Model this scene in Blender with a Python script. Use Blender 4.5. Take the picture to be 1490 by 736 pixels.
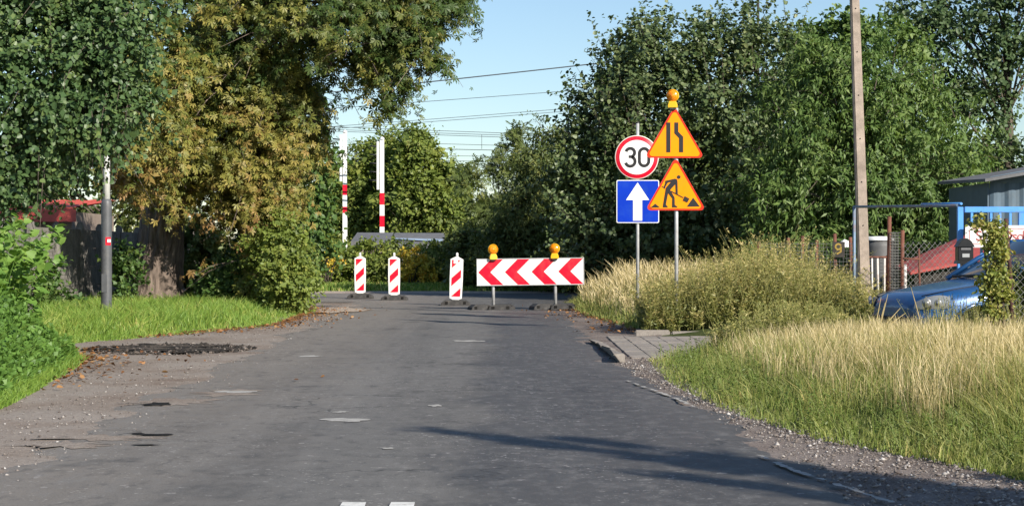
import bpy, bmesh, math, random
import numpy as np
from mathutils import Vector, Matrix

# ------------------------------------------------------------------ camera, sky, sun, exposure
scene = bpy.context.scene
for o in list(bpy.data.objects):
    bpy.data.objects.remove(o)
col = scene.collection
F, HC = 2600.0, 1.3                       # focal length in photo pixels (1490 wide), eye height
cam_d = bpy.data.cameras.new("camera")
cam_d.sensor_width = 36.0
cam_d.lens = 36.0 * F / 1490.0
cam_d.clip_end = 9000.0
cam_d.clip_start = 0.1
cam = bpy.data.objects.new("camera", cam_d)
col.objects.link(cam)
cam.location = (0, 0, HC)
cam.rotation_euler = (math.radians(90), 0, 0)
scene.camera = cam

SUN_EL = math.radians(28.0)
SUN_AZ = math.atan2(0.643, -0.766)          # clockwise from +Y
to_sun = Vector((math.sin(SUN_AZ) * math.cos(SUN_EL), math.cos(SUN_AZ) * math.cos(SUN_EL), math.sin(SUN_EL)))
world = bpy.data.worlds.new("World")
scene.world = world
world.use_nodes = True
wn = world.node_tree
wn.nodes.clear()
sky = wn.nodes.new("ShaderNodeTexSky")
sky.sky_type = 'NISHITA'
sky.sun_disc = False
sky.sun_elevation = SUN_EL
sky.sun_rotation = SUN_AZ
sky.air_density = 1.0
sky.dust_density = 0.25
sky.ozone_density = 3.0
bg = wn.nodes.new("ShaderNodeBackground")
bg.inputs[1].default_value = 0.09
wo = wn.nodes.new("ShaderNodeOutputWorld")
wn.links.new(sky.outputs[0], bg.inputs[0])
wn.links.new(bg.outputs[0], wo.inputs[0])
sun_d = bpy.data.lights.new("sun", 'SUN')
sun_d.energy = 5.0
sun_d.angle = math.radians(0.53)
sun_d.color = (1.0, 0.93, 0.82)
sun = bpy.data.objects.new("sun", sun_d)
col.objects.link(sun)
sun.rotation_euler = (-to_sun).to_track_quat('-Z', 'Y').to_euler()
sun.location = (20, -20, 30)
vs = scene.view_settings
scene.display_settings.display_device = 'sRGB'
vs.view_transform = 'Standard'
vs.look = 'None'
vs.exposure = 0.6
vs.gamma = 1.0
vs.use_curve_mapping = False
cy = scene.cycles
cy.max_bounces = 8
cy.diffuse_bounces = 3
cy.transmission_bounces = 6
cy.transparent_max_bounces = 8
cy.use_denoising = True

rng = np.random.default_rng(7)
random.seed(7)
PI = math.pi


# ------------------------------------------------------------------ helpers
def X(px, d):
    return (px - 745.0) / F * d


def Z(py, d):
    return HC - (py - 368.0) / F * d


def P(px, py, d):
    return Vector((X(px, d), d, Z(py, d)))


def tag(o, label=None, cat=None, group=None, kind=None):
    if label: o['label'] = label
    if cat: o['category'] = cat
    if group: o['group'] = group
    if kind: o['kind'] = kind
    return o


def empty(name, loc, label, cat, group=None, rz=0.0):
    o = bpy.data.objects.new(name, None)
    col.objects.link(o)
    o.location = loc
    o.rotation_euler = (0, 0, rz)
    o.empty_display_size = 0.2
    return tag(o, label, cat, group)


class MB:
    """collects geometry in world or thing coordinates; build() links one mesh object"""
    def __init__(s):
        s.v, s.f, s.m, s.sm = [], [], [], []

    def add(s, verts, faces, mi=0, smooth=False):
        n = len(s.v)
        s.v += [tuple(p) for p in verts]
        s.f += [tuple(i + n for i in q) for q in faces]
        s.m += [mi] * len(faces)
        s.sm += [smooth] * len(faces)
        return s

    def box(s, c, size, mi=0, M=None):
        hx, hy, hz = size[0] / 2, size[1] / 2, size[2] / 2
        vs_ = [Vector((sx * hx, sy * hy, sz * hz)) for sz in (-1, 1) for sy in (-1, 1) for sx in (-1, 1)]
        if M is not None: vs_ = [M @ p for p in vs_]
        vs_ = [p + Vector(c) for p in vs_]
        return s.add(vs_, [(0, 2, 3, 1), (4, 5, 7, 6), (0, 1, 5, 4), (2, 6, 7, 3), (0, 4, 6, 2), (1, 3, 7, 5)], mi)

    def tube(s, pts, radii, n=8, mi=0, cap=True, smooth=True):
        pts = [Vector(p) for p in pts]
        if not hasattr(radii, '__len__'): radii = [radii] * len(pts)
        rings = []
        up = Vector((0.123, 0.31, 0.94))
        base = len(s.v)
        vv = []
        for i, p in enumerate(pts):
            t = (pts[min(i + 1, len(pts) - 1)] - pts[max(i - 1, 0)]).normalized()
            a = t.cross(up)
            if a.length < 0.05: a = t.cross(Vector((1, 0, 0)))
            a.normalize()
            b = t.cross(a)
            for k in range(n):
                th = 2 * PI * k / n
                vv.append(p + (a * math.cos(th) + b * math.sin(th)) * radii[i])
        ff = []
        for i in range(len(pts) - 1):
            for k in range(n):
                ff.append((i * n + k, i * n + (k + 1) % n, (i + 1) * n + (k + 1) % n, (i + 1) * n + k))
        s.add(vv, ff, mi, smooth)
        if cap:
            s.f.append(tuple(base + k for k in reversed(range(n)))); s.m.append(mi); s.sm.append(False)
            e = base + (len(pts) - 1) * n
            s.f.append(tuple(e + k for k in range(n))); s.m.append(mi); s.sm.append(False)
        return s

    def lathe(s, prof, c=(0, 0, 0), n=16, mi=0, axis='Z', smooth=True):
        vv, ff = [], []
        for (r, h) in prof:
            for k in range(n):
                th = 2 * PI * k / n
                a, b = r * math.cos(th), r * math.sin(th)
                p = (a, b, h) if axis == 'Z' else ((a, h, b) if axis == 'Y' else (h, a, b))
                vv.append(Vector(p) + Vector(c))
        for i in range(len(prof) - 1):
            for k in range(n):
                q = (i * n + k, i * n + (k + 1) % n, (i + 1) * n + (k + 1) % n, (i + 1) * n + k)
                ff.append(q if axis == 'Z' else q[::-1])
        return s.add(vv, ff, mi, smooth)

    def prism(s, poly, y0, y1, mi=0, o=(0, 0, 0)):
        """polygon in x,z (counter-clockwise seen from -Y), front at y0, back at y1"""
        n = len(poly)
        vv = [(p[0] + o[0], y0 + o[1], p[1] + o[2]) for p in poly] + [(p[0] + o[0], y1 + o[1], p[1] + o[2]) for p in poly]
        ff = [tuple(range(n)), tuple(reversed(range(n, 2 * n)))]
        ff += [(i, n + i, n + (i + 1) % n, (i + 1) % n) for i in range(n)]
        return s.add(vv, ff, mi)

    def build(s, name, mats, parent=None, loc=None, bevel=0.0):
        me = bpy.data.meshes.new(name)
        me.from_pydata(s.v, [], s.f)
        me.polygons.foreach_set("material_index", s.m)
        me.polygons.foreach_set("use_smooth", s.sm)
        for m in (mats if isinstance(mats, (list, tuple)) else [mats]):
            me.materials.append(m)
        me.validate()
        me.update()
        if bevel > 0:
            bm = bmesh.new(); bm.from_mesh(me)
            es = [e for e in bm.edges if len(e.link_faces) == 2 and e.calc_face_angle(0) > 0.6]
            bmesh.ops.bevel(bm, geom=es, offset=bevel, segments=2, affect='EDGES', clamp_overlap=True)
            bm.to_mesh(me); bm.free()
        o = bpy.data.objects.new(name, me)
        col.objects.link(o)
        if parent: o.parent = parent
        if loc is not None: o.location = loc
        return o


def np_mesh(name, V, Fc, mat, rnd=None, tip=None, parent=None, smooth=False):
    """V (n,3), Fc (m,k) arrays; rnd one value per face, tip one value per vertex"""
    me = bpy.data.meshes.new(name)
    V = np.ascontiguousarray(V, dtype=np.float32)
    Fc = np.ascontiguousarray(Fc, dtype=np.int32)
    me.vertices.add(len(V)); me.vertices.foreach_set("co", V.ravel())
    m, k = Fc.shape
    me.loops.add(m * k); me.loops.foreach_set("vertex_index", Fc.ravel())
    me.polygons.add(m)
    me.polygons.foreach_set("loop_start", np.arange(0, m * k, k, dtype=np.int32))
    me.polygons.foreach_set("loop_total", np.full(m, k, dtype=np.int32))
    me.update(calc_edges=True)
    if smooth:
        me.polygons.foreach_set("use_smooth", np.ones(m, dtype=bool))
    if rnd is not None:
        a = me.attributes.new("rnd", 'FLOAT', 'FACE')
        a.data.foreach_set("value", np.ascontiguousarray(rnd, dtype=np.float32))
    if tip is not None:
        a = me.attributes.new("tip", 'FLOAT', 'POINT')
        a.data.foreach_set("value", np.ascontiguousarray(tip, dtype=np.float32))
    me.materials.append(mat)
    o = bpy.data.objects.new(name, me)
    col.objects.link(o)
    if parent: o.parent = parent
    return o


# ------------------------------------------------------------------ materials
def nodemat(name):
    m = bpy.data.materials.new(name)
    m.use_nodes = True
    nt = m.node_tree
    return m, nt, nt.nodes["Principled BSDF"], nt.nodes["Material Output"]


def nd(nt, t, **kw):
    n = nt.nodes.new(t)
    for k, v in kw.items(): setattr(n, k, v)
    return n


def noise(nt, vec, scale, detail=4, rough=0.55):
    n = nd(nt, "ShaderNodeTexNoise")
    n.inputs["Scale"].default_value = scale
    n.inputs["Detail"].default_value = detail
    n.inputs["Roughness"].default_value = rough
    if vec is not None: nt.links.new(vec, n.inputs["Vector"])
    return n.outputs["Fac"]


def ramp(nt, fac, stops, interp='LINEAR'):
    r = nd(nt, "ShaderNodeValToRGB")
    r.color_ramp.interpolation = interp
    el = r.color_ramp.elements
    while len(el) < len(stops): el.new(0.5)
    for e, (p, c) in zip(el, stops):
        e.position = p
        e.color = (c[0], c[1], c[2], 1) if hasattr(c, '__len__') else (c, c, c, 1)
    nt.links.new(fac, r.inputs[0])
    return r.outputs[0]


def mix(nt, fac, a, b, mode='MIX'):
    n = nd(nt, "ShaderNodeMix", data_type='RGBA', blend_type=mode)
    for sock, v in ((n.inputs[0], fac), (n.inputs[6], a), (n.inputs[7], b)):
        if hasattr(v, 'links') or hasattr(v, 'is_output'): nt.links.new(v, sock)
        elif hasattr(v, '__len__'): sock.default_value = (v[0], v[1], v[2], 1)
        else: sock.default_value = v
    return n.outputs[2]


def vec_scaled(nt, sc, kind='Object'):
    tc = nd(nt, "ShaderNodeTexCoord")
    mp = nd(nt, "ShaderNodeMapping")
    mp.inputs["Scale"].default_value = sc
    nt.links.new(tc.outputs[kind], mp.inputs[0])
    return mp.outputs[0]


def geo_vec(nt, sc=(1, 1, 1)):
    g = nd(nt, "ShaderNodeNewGeometry")
    mp = nd(nt, "ShaderNodeMapping")
    mp.inputs["Scale"].default_value = sc
    nt.links.new(g.outputs["Position"], mp.inputs[0])
    return mp.outputs[0]


def bump(nt, bsdf, h, strength=0.3, dist=0.02):
    b = nd(nt, "ShaderNodeBump")
    b.inputs["Strength"].default_value = strength
    b.inputs["Distance"].default_value = dist
    nt.links.new(h, b.inputs["Height"])
    nt.links.new(b.outputs[0], bsdf.inputs["Normal"])


def paint(name, c, rough=0.45, var=0.15, scale=6.0, metal=0.0, dirt=None, dirt_amt=0.35, bmp=0.0, spec=0.5):
    m, nt, b, _ = nodemat(name)
    v = vec_scaled(nt, (1, 1, 1))
    n1 = noise(nt, v, scale, 5, 0.6)
    c1 = [x * (1 - var) for x in c]; c2 = [min(1, x * (1 + var)) for x in c]
    colr = ramp(nt, n1, [(0.3, c1), (0.7, c2)])
    if dirt is not None:
        n2 = noise(nt, v, scale * 0.6, 8, 0.7)
        k = ramp(nt, n2, [(0.5, 0.0), (0.72, dirt_amt)])
        colr = mix(nt, k, colr, dirt)
    nt.links.new(colr, b.inputs["Base Color"])
    b.inputs["Roughness"].default_value = rough
    b.inputs["Metallic"].default_value = metal
    b.inputs["Specular IOR Level"].default_value = spec
    if bmp: bump(nt, b, noise(nt, v, scale * 8, 4), bmp, 0.01)
    return m


def leafmat(name, stops, trans=0.3, rough=0.5, spec=0.35, tipcol=None, gain=1.6):
    m, nt, b, out = nodemat(name)
    at = nd(nt, "ShaderNodeAttribute", attribute_name="rnd")
    stops = [(p_, [x_ * gain for x_ in c_]) for p_, c_ in stops]
    c = ramp(nt, at.outputs["Fac"], stops)
    if tipcol is not None:
        at2 = nd(nt, "ShaderNodeAttribute", attribute_name="tip")
        c = mix(nt, ramp(nt, at2.outputs["Fac"], [(0.25, 0.0), (0.95, 0.85)]), c, tipcol)
    nt.links.new(c, b.inputs["Base Color"])
    b.inputs["Roughness"].default_value = rough
    b.inputs["Specular IOR Level"].default_value = spec
    tr = nd(nt, "ShaderNodeBsdfTranslucent")
    tc = mix(nt, 1.0, c, (1.1, 1.15, 0.55), 'MULTIPLY')
    nt.links.new(tc, tr.inputs[0])
    ms = nd(nt, "ShaderNodeMixShader")
    ms.inputs[0].default_value = trans
    nt.links.new(b.outputs[0], ms.inputs[1]); nt.links.new(tr.outputs[0], ms.inputs[2])
    nt.links.new(ms.outputs[0], out.inputs[0])
    return m


def glass_mat(name, c=(0.02, 0.03, 0.04)):
    m, nt, b, _ = nodemat(name)
    b.inputs["Base Color"].default_value = (*c, 1)
    b.inputs["Roughness"].default_value = 0.06
    b.inputs["Specular IOR Level"].default_value = 0.9
    return m


M = {}
M['leaf_chestnut'] = leafmat('leaf_chestnut', [(0.0, (0.035, 0.06, 0.014)), (0.3, (0.09, 0.1, 0.022)), (0.55, (0.155, 0.145, 0.032)), (0.8, (0.195, 0.148, 0.042)), (1.0, (0.175, 0.1, 0.036))], 0.25)
M['leaf_linden'] = leafmat('leaf_linden', [(0.0, (0.026, 0.055, 0.018)), (0.6, (0.052, 0.088, 0.03)), (1.0, (0.105, 0.14, 0.04))], 0.25, 0.45, 0.45)
M['leaf_shrub'] = leafmat('leaf_shrub', [(0.0, (0.025, 0.055, 0.014)), (0.6, (0.05, 0.092, 0.022)), (1.0, (0.1, 0.13, 0.03))], 0.25)
M['leaf_hazel'] = leafmat('leaf_hazel', [(0.0, (0.032, 0.055, 0.018)), (0.6, (0.066, 0.092, 0.034)), (0.93, (0.115, 0.135, 0.055)), (1.0, (0.15, 0.16, 0.06))], 0.22, 0.45, 0.45)
M['leaf_walnut'] = leafmat('leaf_walnut', [(0.0, (0.035, 0.07, 0.016)), (0.6, (0.08, 0.125, 0.032)), (1.0, (0.14, 0.18, 0.055))], 0.28)
M['leaf_far'] = leafmat('leaf_far', [(0.0, (0.058, 0.085, 0.018)), (0.6, (0.118, 0.15, 0.03)), (1.0, (0.2, 0.205, 0.048))], 0.34)
M['leaf_dark'] = leafmat('leaf_dark', [(0.0, (0.04, 0.06, 0.018)), (0.6, (0.082, 0.105, 0.03)), (1.0, (0.15, 0.152, 0.045))], 0.3)
M['leaf_airy'] = leafmat('leaf_airy', [(0.0, (0.028, 0.055, 0.022)), (0.6, (0.055, 0.085, 0.034)), (1.0, (0.1, 0.125, 0.05))], 0.25)
M['leaf_yellow'] = leafmat('leaf_yellow', [(0.0, (0.16, 0.17, 0.03)), (0.6, (0.4, 0.31, 0.04)), (1.0, (0.5, 0.25, 0.04))], 0.3)
M['leaf_weed'] = leafmat('leaf_weed', [(0.0, (0.045, 0.095, 0.018)), (0.6, (0.09, 0.165, 0.03)), (1.0, (0.16, 0.22, 0.05))], 0.3)
M['leaf_herb'] = leafmat('leaf_herb', [(0.0, (0.05, 0.08, 0.018)), (0.6, (0.105, 0.14, 0.03)), (1.0, (0.19, 0.2, 0.06))], 0.3)
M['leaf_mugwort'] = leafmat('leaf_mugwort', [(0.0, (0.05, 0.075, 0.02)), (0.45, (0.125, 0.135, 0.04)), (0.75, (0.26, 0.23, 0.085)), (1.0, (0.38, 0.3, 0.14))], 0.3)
M['leaf_creeper'] = leafmat('leaf_creeper', [(0.0, (0.09, 0.12, 0.025)), (0.6, (0.19, 0.2, 0.05)), (1.0, (0.3, 0.24, 0.08))], 0.3)
M['grass'] = leafmat('grass', [(0.0, (0.06, 0.12, 0.018)), (0.6, (0.13, 0.2, 0.032)), (0.9, (0.24, 0.26, 0.065)), (1.0, (0.4, 0.31, 0.13))], 0.3)
M['grass_tall'] = leafmat('grass_tall', [(0.0, (0.06, 0.115, 0.018)), (0.55, (0.13, 0.19, 0.035)), (0.8, (0.25, 0.25, 0.07)), (1.0, (0.45, 0.34, 0.15))], 0.3, tipcol=(0.27, 0.26, 0.09))
M['straw'] = leafmat('straw', [(0.0, (0.2, 0.165, 0.07)), (0.5, (0.44, 0.35, 0.175)), (1.0, (0.66, 0.55, 0.35))], 0.35, gain=1.3)
M['dead_leaf'] = leafmat('dead_leaf', [(0.0, (0.1, 0.045, 0.02)), (0.6, (0.3, 0.13, 0.04)), (1.0, (0.42, 0.24, 0.1))], 0.1, gain=0.8)


def bark_mat(name, c1, c2, sc=(9, 9, 1.6)):
    m, nt, b, _ = nodemat(name)
    v = geo_vec(nt, sc)
    n1 = noise(nt, v, 1.6, 8, 0.65)
    nt.links.new(ramp(nt, n1, [(0.35, c1), (0.65, c2)]), b.inputs["Base Color"])
    b.inputs["Roughness"].default_value = 0.9
    bump(nt, b, n1, 0.9, 0.06)
    return m


M['bark'] = bark_mat('bark', (0.065, 0.048, 0.038), (0.24, 0.185, 0.15), (7, 7, 1.0))
M['bark_thin'] = bark_mat('bark_thin', (0.05, 0.04, 0.03), (0.15, 0.12, 0.09))


def ground_material(name, stops, sc=1.2, speck=None, bstr=0.5):
    m, nt, b, _ = nodemat(name)
    v = geo_vec(nt)
    n1 = noise(nt, v, sc, 8, 0.65)
    c = ramp(nt, n1, stops)
    n2 = noise(nt, v, 45.0, 3, 0.7)
    if speck:
        c = mix(nt, ramp(nt, n2, [(0.55, 0.0), (0.72, 0.8)]), c, speck)
    n3 = noise(nt, v, 16.0, 4, 0.7)
    c = mix(nt, ramp(nt, n3, [(0.3, 0.35), (0.55, 0.0)]), c, [x * 0.45 for x in stops[0][1]])
    nt.links.new(c, b.inputs["Base Color"])
    b.inputs["Roughness"].default_value = 0.95
    b.inputs["Specular IOR Level"].default_value = 0.15
    bump(nt, b, n2, bstr, 0.03)
    return m


M['soil'] = ground_material('soil', [(0.35, (0.035, 0.05, 0.015)), (0.55, (0.07, 0.085, 0.025)), (0.7, (0.11, 0.085, 0.045))], 0.9)
M['dirt'] = ground_material('dirt', [(0.3, (0.17, 0.122, 0.095)), (0.44, (0.25, 0.205, 0.17)), (0.6, (0.3, 0.26, 0.225))], 0.8, (0.4, 0.36, 0.32))
M['gravel'] = ground_material('gravel', [(0.3, (0.13, 0.1, 0.085)), (0.5, (0.2, 0.165, 0.145)), (0.7, (0.25, 0.215, 0.195))], 1.3, (0.4, 0.36, 0.33))
M['sand'] = ground_material('sand', [(0.3, (0.36, 0.29, 0.23)), (0.7, (0.48, 0.4, 0.33))], 3.0)
M['pave'] = ground_material('pave', [(0.3, (0.22, 0.195, 0.17)), (0.7, (0.31, 0.28, 0.25))], 1.2, (0.38, 0.34, 0.31), 0.2)
M['kerb'] = ground_material('kerb', [(0.3, (0.24, 0.225, 0.2)), (0.7, (0.4, 0.37, 0.33))], 4.0, (0.5, 0.47, 0.42), 0.3)
M['char'] = ground_material('char', [(0.3, (0.014, 0.012, 0.01)), (0.48, (0.035, 0.03, 0.025)), (0.6, (0.13, 0.105, 0.085))], 3.0)
M['near_black'] = ground_material('near_black', [(0.3, (0.008, 0.008, 0.008)), (0.7, (0.03, 0.028, 0.026))], 6.0)  # near black; also stands in for shade in the road holes


def asphalt_material():
    m, nt, b, _ = nodemat('asphalt')
    v = geo_vec(nt)
    sx = nd(nt, "ShaderNodeSeparateXYZ")
    nt.links.new(v, sx.inputs[0])
    base = ramp(nt, noise(nt, v, 0.35, 6, 0.6), [(0.3, (0.092, 0.087, 0.083)), (0.7, (0.128, 0.121, 0.114))])
    # long worn streaks along the lane
    st = noise(nt, geo_vec(nt, (1.6, 0.10, 1)), 1.0, 6, 0.6)
    base = mix(nt, ramp(nt, st, [(0.4, 0.0), (0.62, 0.75)]), base, (0.215, 0.203, 0.188))
    # paler unpolished strip between the wheel tracks
    wt_ = nd(nt, "ShaderNodeMath", operation='MULTIPLY_ADD')
    nt.links.new(noise(nt, geo_vec(nt, (.6, .25, 1)), 1.2, 5, .6), wt_.inputs[0]); wt_.inputs[1].default_value = 1.1
    nt.links.new(sx.outputs["X"], wt_.inputs[2])
    mt = nd(nt, "ShaderNodeMapRange"); mt.inputs[1].default_value = -1.4; mt.inputs[2].default_value = 0.7
    nt.links.new(wt_.outputs[0], mt.inputs[0])
    base = mix(nt, ramp(nt, mt.outputs[0], [(0.12, 0.0), (0.42, 0.6), (0.6, 0.6), (0.9, 0.0)]), base, (0.16, 0.153, 0.143))
    # newer bituminous overlay in the right hand lane
    ov = nd(nt, "ShaderNodeMath", operation='MULTIPLY_ADD')
    nt.links.new(noise(nt, v, 0.6, 5, 0.6), ov.inputs[0]); ov.inputs[1].default_value = 1.4
    nt.links.new(sx.outputs["X"], ov.inputs[2])
    ovm = ramp(nt, ov.outputs[0], [(0.2, 0.0), (0.55, 0.8)])
    base = mix(nt, ovm, base, (0.077, 0.072, 0.068))
    # dusty left side
    du = nd(nt, "ShaderNodeMath", operation='MULTIPLY_ADD')
    nt.links.new(noise(nt, v, 1.1, 7, 0.7), du.inputs[0]); du.inputs[1].default_value = -2.2
    nt.links.new(sx.outputs["X"], du.inputs[2])
    mr = nd(nt, "ShaderNodeMapRange")
    mr.inputs[1].default_value = -2.4; mr.inputs[2].default_value = -4.4
    nt.links.new(du.outputs[0], mr.inputs[0])
    base = mix(nt, ramp(nt, mr.outputs[0], [(0.0, 0.0), (0.55, 0.6), (1.0, 0.95)]), base, (0.235, 0.207, 0.178))
    # exposed stone and lost pieces of surfacing
    pat = noise(nt, geo_vec(nt, (1, 0.55, 1)), 2.3, 9, 0.72)
    base = mix(nt, ramp(nt, pat, [(0.58, 0.0), (0.66, 0.4)]), base, (0.24, 0.23, 0.215))
    dk = noise(nt, geo_vec(nt, (0.8, 0.5, 1)), 1.7, 8, 0.7)
    base = mix(nt, ramp(nt, dk, [(0.32, 0.55), (0.42, 0.0)]), base, (0.05, 0.05, 0.052))
    mo = noise(nt, geo_vec(nt, (1, .6, 1)), 7.0, 6, 0.7)
    base = mix(nt, ramp(nt, mo, [(0.5, 0.0), (0.68, 0.55)]), base, (0.2, 0.19, 0.18))
    base = mix(nt, ramp(nt, mo, [(0.32, 0.5), (0.46, 0.0)]), base, (0.055, 0.055, 0.058))
    fk = noise(nt, geo_vec(nt, (1, .8, 1)), 13.0, 3, 0.55)
    base = mix(nt, ramp(nt, fk, [(0.66, 0.0), (0.7, 0.6)]), base, (0.36, 0.34, 0.32))
    sp = noise(nt, v, 30.0, 2, 0.6)
    spm = mix(nt, 1.0, ramp(nt, sp, [(0.63, 0.0), (0.7, 0.9)]), ramp(nt, noise(nt, geo_vec(nt, (1, .5, 1)), 1.1, 5, .65), [(0.46, 0.08), (0.62, 1.0)]), 'MULTIPLY')
    base = mix(nt, spm, base, (0.45, 0.43, 0.4))
    sp2 = noise(nt, v, 70.0, 2, 0.6)
    base = mix(nt, ramp(nt, sp2, [(0.3, 0.45), (0.45, 0.0)]), base, (0.05, 0.05, 0.05))
    # cracks
    vo = nd(nt, "ShaderNodeTexVoronoi", feature='DISTANCE_TO_EDGE')
    vo.inputs["Scale"].default_value = 0.55
    dis = nd(nt, "ShaderNodeVectorMath", operation='ADD')
    nz = nd(nt, "ShaderNodeTexNoise"); nz.inputs["Scale"].default_value = 2.2; nz.inputs["Detail"].default_value = 6
    nt.links.new(v, nz.inputs["Vector"])
    nt.links.new(v, dis.inputs[0]); nt.links.new(nz.outputs["Color"], dis.inputs[1])
    nt.links.new(dis.outputs[0], vo.inputs["Vector"])
    ck = ramp(nt, vo.outputs["Distance"], [(0.004, 0.6), (0.013, 0.0)])
    ckm = mix(nt, 1.0, ck, ramp(nt, noise(nt, v, 0.45, 2), [(0.48, 0.0), (0.57, 1.0)]), 'MULTIPLY')
    base = mix(nt, ckm, base, (0.025, 0.024, 0.023))
    base = mix(nt, 1.0, base, (0.86, 0.86, 0.86), 'MULTIPLY')
    nt.links.new(base, b.inputs["Base Color"])
    nt.links.new(ramp(nt, ovm, [(0.0, 0.82), (1.0, 0.6)]), b.inputs["Roughness"])
    b.inputs["Specular IOR Level"].default_value = 0.35
    hb = mix(nt, 0.5, sp2, pat)
    bump(nt, b, hb, 0.35, 0.012)
    return m


M['asphalt'] = asphalt_material()


def marking_material():
    m, nt, b, _ = nodemat('road_paint')
    v = geo_vec(nt)
    n = noise(nt, v, 14, 8, 0.75)
    c = ramp(nt, n, [(0.42, (0.72, 0.71, 0.67)), (0.6, (0.55, 0.54, 0.51)), (0.68, (0.16, 0.16, 0.16))])
    nt.links.new(c, b.inputs["Base Color"])
    b.inputs["Roughness"].default_value = 0.8
    return m


M['road_paint'] = marking_material()
M['road_paint_old'] = ground_material('road_paint_old', [(0.3, (0.3, 0.29, 0.27)), (0.7, (0.5, 0.48, 0.45))], 6.0)
M['white'] = paint('white_film', (0.76, 0.76, 0.74), 0.35, 0.06, 3, dirt=(0.42, 0.38, 0.32), dirt_amt=0.45, spec=.25)
M['cream'] = paint('cream_film', (0.72, 0.69, 0.6), 0.4, 0.06, 3, dirt=(0.45, 0.4, 0.32), dirt_amt=0.4)
M['red'] = paint('red_film', (0.62, 0.008, 0.03), 0.35, 0.08, 4, dirt=(0.4, 0.1, 0.09), dirt_amt=0.5, spec=0.18)
M['red_edge'] = paint('red_edge_film', (0.72, 0.035, 0.012), 0.35, 0.08, 4, dirt=(0.5, 0.12, 0.06), dirt_amt=0.3, spec=0.18)
M['amber_film'] = paint('amber_film', (0.88, 0.285, 0.002), 0.35, 0.06, 3, dirt=(0.7, 0.25, 0.02), dirt_amt=0.5, spec=0.18)
M['blue_film'] = paint('blue_film', (0.003, 0.035, 0.42), 0.35, 0.08, 3, dirt=(0.03, 0.1, 0.4), dirt_amt=0.5, spec=0.18)
M['black_film'] = paint('black_film', (0.012, 0.01, 0.01), 0.45, 0.1, 4)
M['zinc'] = paint('galvanised_steel', (0.5, 0.5, 0.5), 0.5, 0.18, 9, 0.35, (0.3, 0.26, 0.22), 0.3)
M['sign_back'] = paint('sign_back', (0.35, 0.36, 0.36), 0.5, 0.1, 5, 0.4)
M['rubber'] = paint('recycled_rubber', (0.045, 0.043, 0.042), 0.85, 0.35, 14, 0, (0.13, 0.12, 0.11), 0.6, 0.4)
M['lamp_body'] = paint('lamp_body_yellow', (0.85, 0.5, 0.02), 0.4, 0.08, 6)


def lens_material():
    m, nt, b, _ = nodemat('amber_lens')
    v = vec_scaled(nt, (1, 1, 1))
    n = noise(nt, v, 60, 2)
    nt.links.new(ramp(nt, n, [(0.35, (0.7, 0.16, 0.0)), (0.65, (0.95, 0.34, 0.01))]), b.inputs["Base Color"])
    b.inputs["Roughness"].default_value = 0.18
    b.inputs["Coat Weight"].default_value = 0.6
    b.inputs["Subsurface Weight"].default_value = 0.3
    b.inputs["Subsurface Radius"].default_value = (0.05, 0.02, 0.01)
    b.inputs["Subsurface Scale"].default_value = 0.5
    return m


M['lens'] = lens_material()
M['lamp_grey'] = paint('lamp_post_grey', (0.085, 0.088, 0.095), 0.5, 0.15, 7, 0.0, (0.16, 0.15, 0.14), 0.5, 0.15)
M['lamp_white'] = paint('lamp_post_white', (0.78, 0.78, 0.75), 0.5, 0.08, 6, 0.0, (0.4, 0.37, 0.32), 0.4)
M['concrete_pole'] = paint('pole_concrete', (0.34, 0.275, 0.225), 0.9, 0.25, 5, 0, (0.15, 0.12, 0.095), 0.75, 0.5)
M['concrete_fence'] = paint('fence_concrete', (0.2, 0.185, 0.165), 0.9, 0.3, 3.5, 0, (0.05, 0.05, 0.04), 0.85, 0.5)  # concrete darkened so that foliage shade is part of its colour
M['red_wall'] = paint('red_sheet', (0.62, 0.1, 0.075), 0.55, 0.12, 3, 0, (0.35, 0.1, 0.08), 0.4)
M['red_roof'] = paint('faded_red_roofing', (0.42, 0.075, 0.065), 0.8, 0.2, 5, 0, (0.22, 0.06, 0.05), 0.6, 0.4)
M['rust'] = paint('rusty_steel', (0.16, 0.062, 0.04), 0.85, 0.4, 12, 0.2, (0.07, 0.035, 0.03), 0.6, 0.4)
M['rust_dark'] = paint('dark_rusty_steel', (0.06, 0.026, 0.024), 0.8, 0.4, 12, 0.2, (0.14, 0.05, 0.035), 0.6, 0.4)
M['wire'] = paint('weathered_wire', (0.2, 0.2, 0.19), 0.6, 0.3, 9, 0.5)
M['wire_dark'] = paint('overhead_cable', (0.06, 0.07, 0.08), 0.6, 0.1, 1)
M['blue_paint'] = paint('gate_blue', (0.075, 0.29, 0.68), 0.5, 0.12, 7, 0, (0.25, 0.13, 0.08), 0.5)
M['blue_pipe'] = paint('pipe_greyblue', (0.17, 0.24, 0.33), 0.6, 0.2, 5, 0.2, (0.28, 0.14, 0.08), 0.8)
M['white_bar'] = paint('peeling_white', (0.62, 0.58, 0.54), 0.7, 0.15, 12, 0, (0.22, 0.09, 0.06), 0.7)
M['board_white'] = paint('board_white', (0.8, 0.76, 0.74), 0.5, 0.05, 4, 0, (0.5, 0.36, 0.32), 0.35)
M['letter'] = paint('faded_red_letter', (0.35, 0.06, 0.055), 0.6, 0.3, 20, 0, (0.7, 0.6, 0.58), 0.5)
M['shed_sheet'] = paint('bluegrey_sheet', (0.075, 0.115, 0.155), 0.55, 0.15, 4, 0.1, (0.12, 0.14, 0.15), 0.5)
M['roof_grey'] = paint('grey_roof_sheet', (0.13, 0.13, 0.135), 0.75, 0.25, 4, 0, (0.09, 0.085, 0.08), 0.6, 0.3)
M['roof_blue'] = paint('pale_blue_sheet', (0.3, 0.38, 0.48), 0.5, 0.15, 3, 0, (0.2, 0.22, 0.24), 0.5)
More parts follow.
